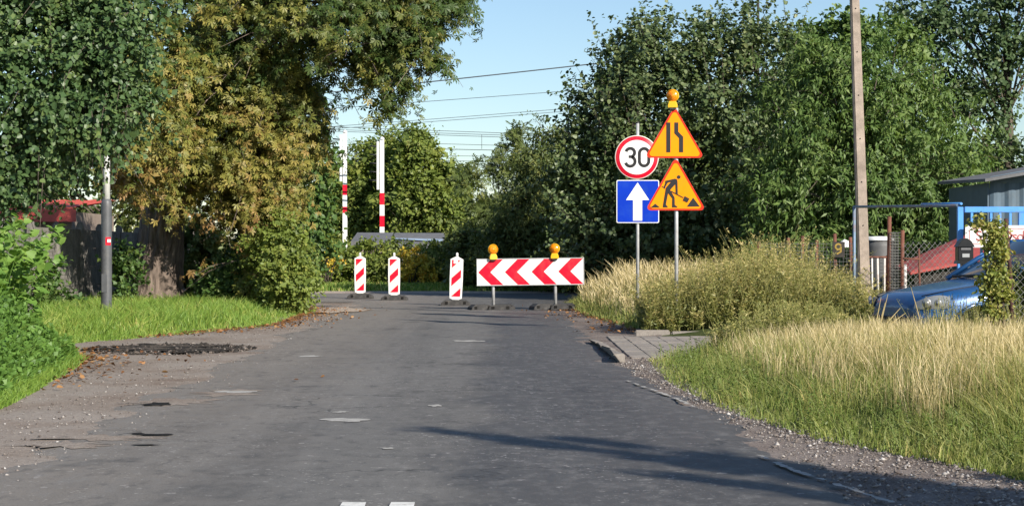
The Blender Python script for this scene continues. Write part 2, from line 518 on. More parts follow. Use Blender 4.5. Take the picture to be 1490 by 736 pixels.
M['dark_wood'] = paint('dark_boards', (0.035, 0.03, 0.026), 0.9, 0.4, 6, 0, (0.08, 0.07, 0.06), 0.5)
M['mailbox'] = paint('mailbox_black', (0.014, 0.015, 0.016), 0.4, 0.2, 20, 0.3)
M['tank'] = paint('grey_tank', (0.1, 0.1, 0.1), 0.6, 0.2, 6, 0)
M['plaster'] = paint('brown_plaster', (0.24, 0.19, 0.155), 0.9, 0.12, 2, 0, (0.3, 0.27, 0.23), 0.5)


def car_paint():
    m, nt, b, _ = nodemat('blue_car_paint')
    v = vec_scaled(nt, (1, 1, 1))
    n = noise(nt, v, 5, 8, 0.7)
    c = mix(nt, ramp(nt, n, [(0.5, 0.0), (0.75, 0.35)]), (0.014, 0.08, 0.23), (0.07, 0.14, 0.24))
    nt.links.new(c, b.inputs["Base Color"])
    b.inputs["Metallic"].default_value = 0.2
    b.inputs["Roughness"].default_value = 0.32
    b.inputs["Coat Weight"].default_value = 0.55
    b.inputs["Coat Roughness"].default_value = 0.08
    return m


M['car'] = car_paint()
M['black_plastic'] = paint('black_plastic', (0.012, 0.012, 0.013), 0.6, 0.2, 9)
M['glass'] = glass_mat('window_glass')
M['headlight'] = glass_mat('headlight_glass', (0.2, 0.21, 0.215))
M['tyre'] = paint('tyre', (0.02, 0.02, 0.02), 0.9, 0.2, 9)
M['rim'] = paint('rim_silver', (0.4, 0.4, 0.42), 0.4, 0.1, 9, 0.6)
M['indicator'] = glass_mat('indicator_clear', (0.75, 0.72, 0.66))

# ------------------------------------------------------------------ the lie of the land
LBy = [-30, 8, 12, 15.2, 19, 21.5, 23, 25.5, 27.5, 31.6, 36.7, 42, 45, 47.5]
LBx = [-4.6, -4.4, -4.3, -4.36, -4.85, -5.2, -6.1, -6.4, -5.6, -4.35, -4.45, -4.9, -5.6, -9.0]
RBy = [-30, 6, 8, 10.5, 12.4, 14.6, 17.6, 21.3, 27.9, 31.6, 36.7, 44, 46.5, 49, 52]
RBx = [3.9, 3.75, 3.5, 2.95, 2.22, 1.88, 1.68, 1.75, 1.95, 2.1, 1.62, 1.38, 1.7, 2.4, 3.4]
LEy = [-30, 12, 15, 20, 25, 37, 44, 48]
LEx = [-3.1, -3.1, -3.1, -3.3, -3.4, -3.75, -3.9, -4.2]
REy = [-30, 10, 14, 18.6, 25, 37, 44, 50]
REx = [1.85, 1.82, 1.68, 1.38, 1.12, 1.2, 1.25, 1.6]
LB = lambda y: np.interp(y, LBy, LBx)
RB = lambda y: np.interp(y, RBy, RBx)
LE = lambda y: np.interp(y, LEy, LEx)
RE = lambda y: np.interp(y, REy, REx)


def sstep(a, b, x):
    t = np.clip((x - a) / (b - a + (1e-12 if b == a else 0)), 0, 1)
    return t * t * (3 - 2 * t)


def ndet(x, y):
    return (np.sin(x * 1.7 + 0.6 * np.sin(y * 1.1)) * np.cos(y * 1.3 + 0.8 * np.sin(x * 0.7)) + 0.5 * np.sin(x * 4.1 + y * 3.3) * np.cos(y * 3.7 - x * 2.1)) * 0.5


def H(x, y):
    """ground height: verges stand a little above the carriageway"""
    x = np.asarray(x, float); y = np.asarray(y, float)
    near = 1 - sstep(46.0, 48.5, y)
    l = sstep(0.0, 1.4, LB(y) - x) * 0.13 * near
    r_ = sstep(0.0, 1.2, x - RB(y)) * 0.12
    drive = sstep(21.3, 21.9, y) * (1 - sstep(27.6, 28.0, y))
    r = r_ * (1 - drive * 0.9) * (1 - sstep(58, 62, y))
    far = sstep(59.0, 61.0, y) * 0.08
    off = np.maximum(sstep(0, 1.0, LB(y) - x), sstep(0, 1.0, x - RB(y)))
    return l + r + far + 0.025 * ndet(x, y) * off


def grid(name, xs, ys, zfun, mat, kind='structure'):
    XX, YY = np.meshgrid(xs, ys)
    ZZ = zfun(XX, YY)
    V = np.stack([XX.ravel(), YY.ravel(), ZZ.ravel()], 1)
    nx, ny = len(xs), len(ys)
    i = np.arange(nx - 1)[None, :] + nx * np.arange(ny - 1)[:, None]
    i = i.ravel()
    Fc = np.stack([i, i + 1, i + nx + 1, i + nx], 1)
    o = np_mesh(name, V, Fc, mat, smooth=True)
    o['kind'] = kind
    return o


gx = np.concatenate([[-5000, -1500, -500, -200, -90, -45, -26], np.arange(-18, 14.01, 0.33), [20, 35, 70, 160, 500, 1500, 5000]])
gy = np.concatenate([[-3000, -600, -120, -30, -8], np.arange(2, 72.01, 0.35), [80, 95, 120, 180, 350, 900, 2500, 6500]])
grid('ground', gx, gy, lambda x, y: H(x, y) - 0.012, M['soil'])


def strip(name, ys, lf, rf, n, z0, mat, jitter=(0, 0), zn=0.0):
    ys = np.asarray(ys)
    jl = np.convolve(rng.normal(0, 1, len(ys) + 4), np.ones(5) / 5, 'valid') * jitter[0] * 2
    jr = np.convolve(rng.normal(0, 1, len(ys) + 4), np.ones(5) / 5, 'valid') * jitter[1] * 2
    l = lf(ys) + jl; r = rf(ys) + jr
    t = np.linspace(0, 1, n)
    XX = l[:, None] * (1 - t) + r[:, None] * t
    YY = np.repeat(ys[:, None], n, 1)
    ZZ = H(XX, YY) + z0 + (zn * ndet(XX * 3, YY * 3) if zn else 0)
    V = np.stack([XX.ravel(), YY.ravel(), ZZ.ravel()], 1)
    i = (np.arange(n - 1)[None, :] + n * np.arange(len(ys) - 1)[:, None]).ravel()
    return V, np.stack([i, i + 1, i + n + 1, i + n], 1)


V, Fc = strip('l', np.arange(-20, 46.5, 0.2), lambda y: LB(y) - 0.25, lambda y: LE(y) + 0.35, 12, 0.0, None, (0.1, 0.0))
V[:, 2] += 0.012 * ndet(V[:, 0] * 2.2, V[:, 1] * 2.2)
V[:, 2] += 0.004
sl = np_mesh('dirt_shoulder', V, Fc, M['dirt'], smooth=True); sl['kind'] = 'structure'
V, Fc = strip('r', np.arange(-20, 50.5, 0.2), lambda y: RE(y) - 0.3, lambda y: RB(y) + 0.25, 12, 0.002, None, (0.0, 0.1))
V[:, 2] += 0.004 * ndet(V[:, 0] * 3, V[:, 1] * 3)
sr = np_mesh('gravel_shoulder', V, Fc, M['gravel'], smooth=True); sr['kind'] = 'structure'
# carriageway: the straight run, then the bend off to the left behind the barrier
ys = np.arange(-20, 48.6, 0.12)
V1, F1 = strip('m', ys, lambda y: LE(y) - .25, lambda y: RE(y) + .1, 24, 0.016, None, (0.12, 0.1))
tt = np.tile(np.linspace(0, 1, 24), len(ys))
V1[:, 2] += 0.004 * ndet(V1[:, 0], V1[:, 1]) - 0.03 * np.maximum(sstep(.12, 0, tt), 0) ** 2 - 0.03 * np.maximum(sstep(.93, 1, tt), 0) ** 2
xs = np.concatenate([np.arange(-90, -12, 4.0), np.arange(-12, 3.3, 0.3)])
yy = np.linspace(46.9, 57.2, 14)
XX, YY = np.meshgrid(xs, yy)
edge = np.clip((XX + 6) / 9.5, 0, 1)
YY = YY + (YY < 50) * np.clip(-5.2 - XX, 0, 3) * 0.4 * (50 - YY) / 3.1 + edge ** 2 * (YY < 49) * 1.2
V2 = np.stack([XX.ravel(), YY.ravel(), np.full(XX.size, 0.008)], 1)
nx = len(xs)
i = (np.arange(nx - 1)[None, :] + nx * np.arange(len(yy) - 1)[:, None]).ravel()
F2 = np.stack([i, i + 1, i + nx + 1, i + nx], 1) + len(V1)
road = np_mesh('road', np.concatenate([V1, V2]), np.concatenate([F1, F2]), M['asphalt'], smooth=True)
road['kind'] = 'structure'
# pale edging of the far side of the bend
xs = np.arange(-60, 3.01, 0.5)
mb = MB()
for k in range(len(xs) - 1):
    mb.add([(xs[k], 57.2, 0.012), (xs[k + 1], 57.2, 0.012), (xs[k + 1], 58.7, 0.05), (xs[k], 58.7, 0.05)], [(0, 1, 2, 3)])
mb.build('far_pavement', M['sand'])['kind'] = 'structure'


def blob(name, cx, cy, rx, ry, mat, z, n=26, jag=0.3, parent=None, kind='structure', seed=0):
    r = random.Random(seed + int(abs(cx * 100)) + int(cy * 10))
    pts = []
    for k in range(n):
        a = 2 * PI * k / n
        q = 1 + r.uniform(-jag, jag)
        x, y = cx + rx * q * math.cos(a), cy + ry * q * math.sin(a)
        pts.append((x, y, float(H(x, y)) + z + (.004 * float(ndet(x, y)) if parent else 0)))
    mb = MB()
    mb.add(pts + [(cx, cy, float(H(cx, cy)) + z + (.004 * float(ndet(cx, cy)) if parent else 0))], [(k, (k + 1) % n, n) for k in range(n)])
    o = mb.build(name, mat, parent)
    if parent is None and kind: o['kind'] = kind
    return o


# painted marks and flat patches lying on the road (children of the road)
def mark(name, quads, mat, z=0.026):
    mb = MB()
    for q in quads:
        mb.add([(x, y, z) for x, y in q], [tuple(range(len(q)))])
    return mb.build(name, mat, road)


for x0, x1 in ((500, 536), (570, 606)):
    mark('painted_dash', [[(X(x0 - 6, 9.0), 8.6), (X(x1 - 2, 9.0), 8.6), (X(x1, 9.3), 9.16), (X(x0 + 2, 9.3), 9.16)]], M['road_paint'])
for (x0, x1, y0, y1) in ((470, 536, 612, 616), (625, 642, 591, 594), (555, 575, 655, 657), (310, 372, 571, 574), (485, 505, 601, 603), (655, 700, 497, 499), (430, 470, 519, 521)):
    cx, cy_ = (x0 + x1) / 2, (y0 + y1) / 2
    d0, d1 = F * HC / (y1 - 368), F * HC / (y0 - 368)
    dm = (d0 + d1) / 2
    blob('worn_paint_patch', X(cx, dm), dm, (X(x1, dm) - X(x0, dm)) / 2, (d1 - d0) / 2 * 1.1, M['road_paint_old'], 0.0205, 18, 0.4, road)
def edge_line(pts, w):
    mb = MB(); n = 0
    P_ = []
    for (xa, ya), (xb, yb) in zip(pts[:-1], pts[1:]):
        for k in range(8):
            u = k / 8; py = ya + (yb - ya) * u; px = xa + (xb - xa) * u
            dd = F * HC / (py - 368); P_.append((X(px, dd), dd))
    for k in range(len(P_) - 1):
        if random.random() < .2: continue
        (xa, ya), (xb, yb) = P_[k], P_[k + 1]
        wa, wb_ = w * random.uniform(.3, 1), w * random.uniform(.3, 1)
        ja, jb = random.uniform(-.006, .006), random.uniform(-.006, .006)
        m_ = random.uniform(.3, .7); mw = w * random.uniform(.2, .9)
        xm, ym = xa + (xb - xa) * m_ + random.uniform(-.015, .015), ya + (yb - ya) * m_
        mb.add([(xa + ja - wa, ya, .028), (xa + ja + wa, ya, .028), (xm + mw, ym, .028), (xb + jb + wb_, yb, .028), (xb + jb - wb_, yb, .028), (xm - mw, ym, .028)], [(0, 1, 2, 5), (5, 2, 3, 4)])
    mb.build('worn_edge_line', M['road_paint_old'], road)


edge_line([(912, 557), (950, 571), (985, 584), (1020, 600)], .03)
edge_line([(1105, 668), (1150, 688), (1215, 710), (1310, 742)], .03)
for (px, py, wx, wy) in ((228, 591, .08, .15), (240, 592, .04, .1), (230, 636, .12, .06), (200, 634, .05, .05), (210, 651, .07, .03)):
    d = F * HC / (py - 368)
    blob('hole_shade_patch', X(px, d), d, wx * 1.2, wy, M['near_black'], 0.0225, 15, 0.4, road)  # flat dark patches, the shade inside surface holes painted on
for (px, py, wx, wy) in ((250, 588, .35, .35), (330, 574, .3, .4), (150, 640, .35, .2), (90, 650, .3, .2)):
    d = F * HC / (py - 368)
    blob('bare_stone_patch', X(px, d), d, wx, wy, M['dirt'], 0.0185, 30, 0.5, road)
# ash and wet leaf litter, pale sand spill at the corner
mb = MB()
blob('black_soil_patch', -4.75, 24.1, 0.7, 0.9, M['char'], 0.03, 40, 0.5)
blob('black_soil_spill', -4.1, 23.5, 0.4, 0.5, M['char'], 0.031, 30, 0.55)
blob('sand_spill', -4.0, 40.0, 0.75, 1.9, M['sand'], 0.028, 40, 0.25)


# ------------------------------------------------------------------ foliage generators
def unit(v):
    return v / np.maximum(np.linalg.norm(v, axis=-1, keepdims=True), 1e-9)


TEMPL = {}
TEMPL['oval'] = (np.array([(0, 0, 0), (.3, .28, .07), (.27, .68, .04), (0, 1, -.1), (-.27, .68, .04), (-.3, .28, .07)]), np.array([(0, 1, 2, 3), (0, 3, 4, 5)]))
TEMPL['heart'] = (np.array([(0, 0, 0), (.45, .22, .08), (.36, .65, .05), (0, 1, -.1), (-.36, .65, .05), (-.45, .22, .08)]), np.array([(0, 1, 2, 3), (0, 3, 4, 5)]))
TEMPL['lance'] = (np.array([(0, 0, 0), (.15, .42, .03), (0, 1, -.16), (-.15, .42, .03)]), np.array([(0, 1, 2, 3)]))
TEMPL['diamond'] = (np.array([(0, 0, 0), (.36, .45, .07), (0, 1, -.1), (-.36, .45, .07)]), np.array([(0, 1, 2, 3)]))


def palm_template():
    v, f = [(0, 0, 0)], []
    for a, l in ((-92, .7), (-45, .9), (0, 1.0), (45, .88), (92, .7)):
        t = math.radians(a)
        d = np.array([math.sin(t), math.cos(t), 0]); p = np.array([math.cos(t), -math.sin(t), 0])
        n = len(v)
        v += [tuple(d * .62 * l + p * .17 * l + np.array([0, 0, .02])), tuple(d * l + np.array([0, 0, -.28 * l])), tuple(d * .62 * l - p * .17 * l + np.array([0, 0, .02]))]
        f.append((0, n, n + 1, n + 2))
    return np.array(v), np.array(f)


def pinnate_template(k=5, w=.1):
    v, f = [], []
    for j in range(k):
        for s in (-1, 1):
            y = 0.12 + 0.8 * j / k
            l = .42 - .05 * j * (1 if j > 2 else 0)
            n = len(v)
            v += [(0, y, 0), (s * l * .5, y + .1 + w, -.02), (s * l, y + .16, -.14), (s * l * .5, y + .1 - w * .6, -.02)]
            f.append((n, n + 1, n + 2, n + 3) if s > 0 else (n + 3, n + 2, n + 1, n))
    return np.array(v), np.array(f)


TEMPL['palm'] = palm_template()
TEMPL['pinnate'] = pinnate_template()


def place_leaves(pos, ydir, nrm, size, templ):
    tv, tf = TEMPL[templ]
    y = unit(ydir)
    x = unit(np.cross(y, nrm))
    z = np.cross(x, y)
    B = np.stack([x, y, z], 1)                       # (n,3,3)
    W = np.einsum('kj,njc->nkc', tv, B) * size[:, None, None] + pos[:, None, :]
    n, k = len(pos), len(tv)
    Fc = (tf[None] + (np.arange(n) * k)[:, None, None]).reshape(-1, tf.shape[1])
    return W.reshape(-1, 3), Fc, len(tf)


def sample_ell(ells, density=1.0, shell=0.5, gap=0.0):
    """clump centres inside a set of ellipsoids (cx,cy,cz,rx,ry,rz,n); also the owning centre"""
    C, O = [], []
    for e in ells:
        n = max(1, int(e[6] * density))
        u = unit(rng.normal(size=(n, 3)))
        r = shell + (1 - shell) * rng.random((n, 1)) ** 0.6
        c = np.array(e[:3])
        q = u * r
        q = q[(q[:, 1] < .3) | (rng.random(n) < .3)]
        C.append(c + q * np.array(e[3:6])); O.append(np.repeat(c[None] - np.array([0, 0, .3 * e[5]]), len(q), 0))
    return np.concatenate(C), np.concatenate(O)


def foliage(C, O, shoots=6, length=0.6, leaves=12, size=0.14, templ='oval', up=0.2, out=0.9, droop=0.25, hang=0.35,
            scatter=0.06, tone=0.5, zmin=0.05, bias=None, twigs=None):
    """leafy shoots radiating from clump centres C, away from crown centres O"""
    n = len(C)
    S = n * shoots
    outd = unit(C - O)
    o = np.repeat(C, shoots, 0) + rng.normal(0, 0.12, (S, 3)) * length
    od = np.repeat(outd, shoots, 0)
    d = unit(unit(rng.normal(size=(S, 3))) + od * out + np.array([0, 0, up]))
    L = length * (0.45 + 0.9 * rng.random(S))
    if twigs is not None: twigs.append((o, d, L, np.full(S, droop)))
    ct = np.repeat(np.repeat(rng.random(n), shoots), leaves)
    t = rng.random((S, leaves)) ** 0.8
    p = o[:, None] + d[:, None] * (L[:, None] * t)[..., None]
    p[..., 2] -= droop * L[:, None] * t ** 2
    p = p.reshape(-1, 3) + rng.normal(0, scatter, (S * leaves, 3))
    dd = np.repeat(d, leaves, 0); oo = np.repeat(od, leaves, 0)
    N = len(p)
    ld = unit(dd * 0.5 + unit(rng.normal(size=(N, 3))) * 0.9 + np.array([0, 0, -hang]))
    nr = unit(oo * 0.8 + np.array([0.1, -0.2, 0.5]) + unit(rng.normal(size=(N, 3))) * 0.75)
    sz = size * (0.42 + 0.85 * rng.random(N))
    val = np.clip(tone * ct + (1 - tone) * rng.random(N) + (0 if bias is None else bias(p)), 0, 1)
    keep = p[:, 2] > zmin
    p, ld, nr, sz, val = p[keep], ld[keep], nr[keep], sz[keep], val[keep]
    V, Fc, k = place_leaves(p, ld, nr, sz, templ)
    return V, Fc, np.repeat(val, k)


def join_np(parts):
    V, Fc, R, n = [], [], [], 0
    for v, f, r in parts:
        V.append(v); Fc.append(f + n); R.append(r); n += len(v)
    return np.concatenate(V), np.concatenate(Fc), np.concatenate(R)


def wood(base, top, r0, r1, ends, mat, parent, name='trunk', n=12, wob=0.08, twigs=None, fork=0.35, flare=1.0):
    """trunk and limbs as one continuous surface set, limbs running to the clump centres"""
    mb = MB()
    b, t = Vector(base), Vector(top)
    pts, rad = [], []
    K = 9
    for i in range(K):
        u = i / (K - 1)
        w = Vector((random.uniform(-wob, wob), random.uniform(-wob, wob), 0)) * (1 if 0 < i else 0)
        pts.append(b.lerp(t, u) + w)
        rad.append((r0 + (r1 - r0) * u) * (1 + 0.35 * flare * max(0, 1 - u * 8)))
    mb.tube(pts, rad, n)
    for e in ends:
        e = Vector(e)
        u = min(0.97, max(fork, ((e.z - b.z) * 0.75) / max(0.1, t.z - b.z) - random.uniform(0, 0.2)))
        k = u * (K - 1); i0 = int(k); s = pts[i0].lerp(pts[min(K - 1, i0 + 1)], k - i0)
        L = (e - s).length
        mid = s.lerp(e, 0.5) + Vector((random.uniform(-.1, .1), random.uniform(-.1, .1), random.uniform(0.02, .16))) * L
        rr = max(0.012, (r0 + (r1 - r0) * u) * random.uniform(0.28, 0.5))
        q = [s, s.lerp(mid, .55) + Vector((0, 0, .03 * L)), mid, mid.lerp(e, .6), e]
        mb.tube(q, [rr, rr * .75, rr * .55, rr * .35, max(.006, rr * .14)], 6)
    return mb.build(name, mat, parent)


def tree(name, label, base, top, r0, r1, ells, fol, leafm, barkm, limbs=14, group=None, density=1.0, shell=0.5, inner=None, spikes=None, limb_pts=None, flare=1.0, cat='tree', fork=.35):
    root = empty(name, (0, 0, 0), label, cat, group)
    b = Vector(base)
    root.location = b
    C, O = sample_ell(ells, density, shell)
    idx = rng.choice(len(C), min(limbs, len(C)), replace=False)
    ends = [tuple(C[i]) for i in idx] + (limb_pts or [])
    w = wood(base, top, r0, r1, ends, barkm, root, flare=flare, fork=fork)
    w.matrix_parent_inverse = Matrix.Translation(-b)
    tw = []
    parts = [foliage(C, O, **fol)]
    if inner:
        C2, O2 = sample_ell(ells, inner.pop('density', 0.5), 0.15)
        parts.append(foliage(C2, O2, **{**fol, **inner}))
    if spikes:
        C2, O2 = sample_ell(ells, spikes.pop('density', 0.25), 0.93)
        parts.append(foliage(C2, O2, **{**fol, **spikes, 'twigs': tw}))
    V, Fc, R = join_np(parts)
    c = np_mesh('crown', V, Fc, leafm, R, parent=root)
    c.matrix_parent_inverse = Matrix.Translation(-b)
    if tw:
        o, dv, L, dr = tw[0]
        o = o - dv * (L * .35)[:, None]; L = L * 1.18
        tt = np.array([0, .5, 1.0])
        pp = o[:, None] + dv[:, None] * (L[:, None] * tt)[..., None]
        pp[..., 2] -= dr[:, None] * L[:, None] * tt ** 2
        side = unit(np.cross(dv, np.array([0.1, 1.0, 0.2])))[:, None] * np.array([.011, .008, .003])[None, :, None]
        TV = np.stack([pp - side, pp + side], 2).reshape(-1, 3)
        TF = (np.array([(0, 1, 3, 2), (2, 3, 5, 4)])[None] + (np.arange(len(o)) * 6)[:, None, None]).reshape(-1, 4)
        q = np_mesh('twigs', TV, TF, barkm, parent=root)
        q.matrix_parent_inverse = Matrix.Translation(-b); q['kind'] = 'stuff'
    return root


def E(px, py, d, rx, ry, rz, n, dd=0.0):
    return (X(px, d), d + dd, Z(py, d), rx, ry, rz, n)


# ---- horse chestnut on the left
brown = lambda p: np.clip((3.4 - p[:, 2]) * 0.10, -0.25, 0.16) + np.clip(-(p[:, 0] + 3.2) * 0.05 - 0.12, -0.3, 0.1)
d = 41.0
ch = [E(350, 180, 40, 1.75, 1.9, 1.75, 190), E(305, 40, 40, 2.6, 2.4, 2.2, 210), E(460, 25, 39, 2.2, 2.1, 1.15, 170),
      E(580, -5, 39, 1.2, 1.6, .95, 90), E(550, 75, 39, .6, .9, 0.45, 26), E(605, 70, 39, .5, .7, .45, 22), E(650, 0, 39, .65, .8, .35, 18), E(575, 125, 39, .25, .4, .4, 9),
      E(250, 255, 39.5, .45, .7, .5, 24), E(378, 290, 39.8, .75, 1.0, .55, 44), E(395, 190, 40, .75, 1.2, 1.4, 66),
      E(365, 395, 39.2, .5, .5, .25, 10), E(208, 185, 36.8, .65, .8, .8, 60), E(225, 110, 37.5, .9, .9, .8, 50), E(200, 268, 37.5, .3, .4, .25, 8), (X(340, 41), 41.5, 9.2, 4.2, 4.0, 2.8, 26)]
t = tree('horse_chestnut', 'big horse chestnut with browning leaves leaning over the left roadside', (X(226, d), d, 0.1), (X(300, d), d, 7.5), 0.3, 0.2,
         ch, dict(shoots=5, length=.6, leaves=11, size=.135, templ='palm', up=.1, out=.8, droop=.35, hang=.75, scatter=.07, tone=.6, bias=brown),
         M['leaf_chestnut'], M['bark'], 26, shell=.55, inner=dict(density=.2, size=.24, shoots=4, leaves=6, length=.4), spikes=dict(density=.25, shoots=2, length=1.0, leaves=10, out=1.4))
# the furrowed bole in front of the limbs
rr = random.Random(5)
mb = MB(); vv = []; nA, nZ = 44, 16
ridge = [rr.uniform(-1, 1) for _ in range(nA)]
for iz in range(nZ):
    u = iz / (nZ - 1); z = -.15 + 3.9 * u
    r_ = (.56 - .12 * u) * (1 + .28 * max(0, 1 - u * 9))
    for k in range(nA):
        a = 2 * PI * k / nA
        q = r_ * (1 + .07 * ridge[(k + int(1.5 * math.sin(iz * .7))) % nA] + .05 * math.sin(3 * a + 1) + rr.uniform(-.02, .02))
        vv.append((q * math.cos(a) + .25 * u, q * math.sin(a), z))
mb.add(vv, [(i_ * nA + k, i_ * nA + (k + 1) % nA, (i_ + 1) * nA + (k + 1) % nA, (i_ + 1) * nA + k) for i_ in range(nZ - 1) for k in range(nA)], 0, False)
mb.build('bole', M['bark'], t)
bm = bmesh.new()
C, O = sample_ell(ch[:6], .3, .9)
for c in C[:170]:
    bmesh.ops.create_icosphere(bm, subdivisions=1, radius=.032, matrix=Matrix.Translation(Vector(c)))
me = bpy.data.meshes.new('conkers'); bm.to_mesh(me); bm.free()
me.materials.append(paint('green_husk', (.32, .34, .08), .7, .2, 20))
oc = bpy.data.objects.new('conkers', me); col.objects.link(oc); oc.parent = t; oc['kind'] = 'stuff'
oc.matrix_parent_inverse = Matrix.Translation(-t.location)

# ---- linden hanging in from the left edge, in front of the lamp post
tree('linden_tree', 'dense green linden hanging into the left edge of the view', (-10.6, 27.5, 0.1), (-9.8, 27.3, 6.5), 0.3, 0.16,
     [E(35, 115, 27, 1.35, 1.5, 1.75, 230), E(160, 50, 26.5, .6, .8, 1.0, 75), E(0, 0, 27, 1.5, 1.6, 1.2, 110), E(115, 150, 26.5, .7, .9, .5, 60),
      E(185, 130, 26.6, .3, .5, .5, 26), E(0, 250, 26.5, .5, .7, .35, 26), E(110, -60, 27, 1.8, 1.5, 1.0, 50), (-10.2, 28, 6.0, 2.2, 2.2, 1.6, 50)],
     dict(shoots=6, length=.42, leaves=13, size=.08, templ='heart', up=.05, out=.7, droop=.5, hang=.7, scatter=.05, tone=.4),
     M['leaf_linden'], M['bark_thin'], 18, shell=.45, inner=dict(density=.4, size=.13, shoots=4, leaves=8, templ='diamond'), spikes=dict(density=.2, shoots=2, length=.75, leaves=14, out=1.4, droop=.7))

# ---- shrubs under the chestnut
def shrub(name, label, ells, leafm, size=.09, templ='oval', group='shrubs under the chestnut', shoots=7, length=.4, leaves=14, inner=True, cat='shrub', up=.25, density=1.0, **kw):
    e0 = ells[0]
    z0 = float(H(e0[0], e0[1]))
    b = Vector((e0[0], e0[1], z0))
    root = empty(name, b, label, cat, group)
    C, O = sample_ell(ells, density, .4)
    mb = MB()
    for i in rng.choice(len(C), min(14, len(C)), replace=False):
        c = Vector(C[i]); s = b + Vector((random.uniform(-.15, .15), random.uniform(-.15, .15), -.02))
        m_ = s.lerp(c, .5) + Vector((0, 0, .12))
        mb.tube([s, m_, c], [.022, .015, .006], 5)
    w = mb.build('stem', M['bark_thin'], root); w.matrix_parent_inverse = Matrix.Translation(-b)
    f = dict(shoots=shoots, length=length, leaves=leaves, size=size, templ=templ, up=up, out=.8, droop=.25, hang=.3, scatter=.04, tone=.45)
    f.update(kw)
    parts = [foliage(C, O, **f)]
    if inner:
        C2, O2 = sample_ell(ells, .4 * density, .1)
        parts.append(foliage(C2, O2, **{**f, 'size': size * 1.7, 'shoots': 4, 'leaves': 8}))
    V, Fc, R = join_np(parts)
    c = np_mesh('crown', V, Fc, leafm, R, parent=root); c.matrix_parent_inverse = Matrix.Translation(-b)
    return root


shrub('leafy_shrub', 'round dark green shrub at the road edge right of the chestnut trunk', [E(405, 380, 38.5, .62, .8, .95, 70), E(425, 415, 37.5, .35, .6, .6, 26)], M['leaf_far'], .09)
shrub('leafy_shrub', 'low green shrub growing against the chestnut trunk', [E(345, 415, 39.7, .75, .6, .5, 50)], M['leaf_shrub'], .1)
shrub('leafy_shrub', 'tall green bush under the right side of the brown chestnut crown', [E(400, 300, 41, .8, .9, 1.1, 70), E(380, 390, 41, .9, .8, 1.0, 50)], M['leaf_shrub'], .11)
shrub('leafy_shrub', 'dark green undergrowth against the concrete fence left of the lamp post', [E(52, 415, 36.5, .45, .4, .4, 22), E(95, 440, 36.0, .18, .2, .15, 5)], M['leaf_shrub'], .1, 'diamond')
shrub('leafy_shrub', 'thin leafy sapling between the lamp post and the chestnut trunk', [E(176, 405, 39.5, .22, .3, .5, 16), E(182, 375, 39.5, .15, .2, .25, 7)], M['leaf_shrub'], .11, 'diamond', leaves=8)
shrub('leafy_shrub', 'dark bush in the gap just behind the chestnut trunk', [E(285, 385, 46, .8, .5, 1.1, 46), E(240, 370, 47, .5, .4, .9, 24)], M['leaf_dark'], .15, 'diamond')
tree('maple_tree', 'slim dark green tree just right of the chestnut against the sky', (X(425, 49), 49, .1), (X(430, 49), 49, 5.0), .12, .05,
     [E(425, 260, 48, .85, 1.0, 1.7, 120), E(440, 330, 48, .8, .9, .9, 60), E(452, 215, 48, .5, .6, .8, 30), E(425, 160, 48, .7, .8, .8, 36)],
     dict(shoots=6, length=.5, leaves=11, size=.15, templ='heart', droop=.35, hang=.5), M['leaf_shrub'], M['bark_thin'], 14, shell=.4, density=.8)

tree('elder_tree', 'dark elder filling the gap between linden and chestnut behind the fence', (X(150, 56), 56, .1), (X(150, 56), 56, 4.5), .14, .05,
     [E(190, 190, 56, 1.5, 1.2, 2.2, 90), E(110, 220, 56, 1.6, 1.2, 1.8, 70), E(230, 290, 56, 1.2, 1.2, 1.5, 50), E(40, 250, 56, 1.5, 1.2, 1.6, 40), E(280, 200, 57, 1.4, 1.2, 2.2, 40), E(180, 60, 57, 2.0, 1.2, 1.6, 40)],
     dict(shoots=6, length=.6, leaves=11, size=.2, templ='diamond', droop=.3), M['leaf_dark'], M['bark_thin'], 12, shell=.3)

# ---- hedge, yellowing shrub and trees beyond the bend
hx = [E(p, 389, 66, .75, .9, .88, 36) for p in range(455, 690, 26)]
shrub('hedge', 'long clipped green hedge behind the striped posts', hx, M['leaf_far'], .13, 'diamond', group=None, length=.4, leaves=12, cat='hedge', zmin=.25)
shrub('yellowing_shrub', 'small shrub with yellow autumn leaves in front of the hedge', [E(600, 385, 64.6, .42, .4, .6, 22), E(622, 392, 64.6, .3, .3, .5, 12)], M['leaf_yellow'], .12, group=None, length=.3, leaves=9, inner=False)
shrub('yellowing_shrub', 'orange yellow leaved shrub at the left end of the hedge', [E(474, 375, 64.8, .5, .4, .35, 14)], M['leaf_yellow'], .11, group=None, length=.25, leaves=5, inner=False)
tree('acacia_tree', 'bright green tree behind the two raised crossing barriers', (X(540, 98), 98, 0), (X(545, 98), 98, 6), .2, .08,
     [E(535, 275, 98, 2.0, 2.0, 2.4, 120), E(500, 300, 98, 1.8, 1.8, 2.2, 70), E(560, 235, 98, 1.0, 1.3, 1.2, 45), E(540, 345, 98, 2.4, 1.6, 1.2, 60), E(470, 330, 97, 1.6, 1.5, 1.8, 50)],
     dict(shoots=7, length=.8, leaves=14, size=.2, templ='diamond', scatter=.12), M['leaf_far'], M['bark_thin'], 14, shell=.4, inner=dict(density=.4, size=.35), spikes=dict(density=.25, shoots=2, length=1.5, leaves=14, out=1.3))
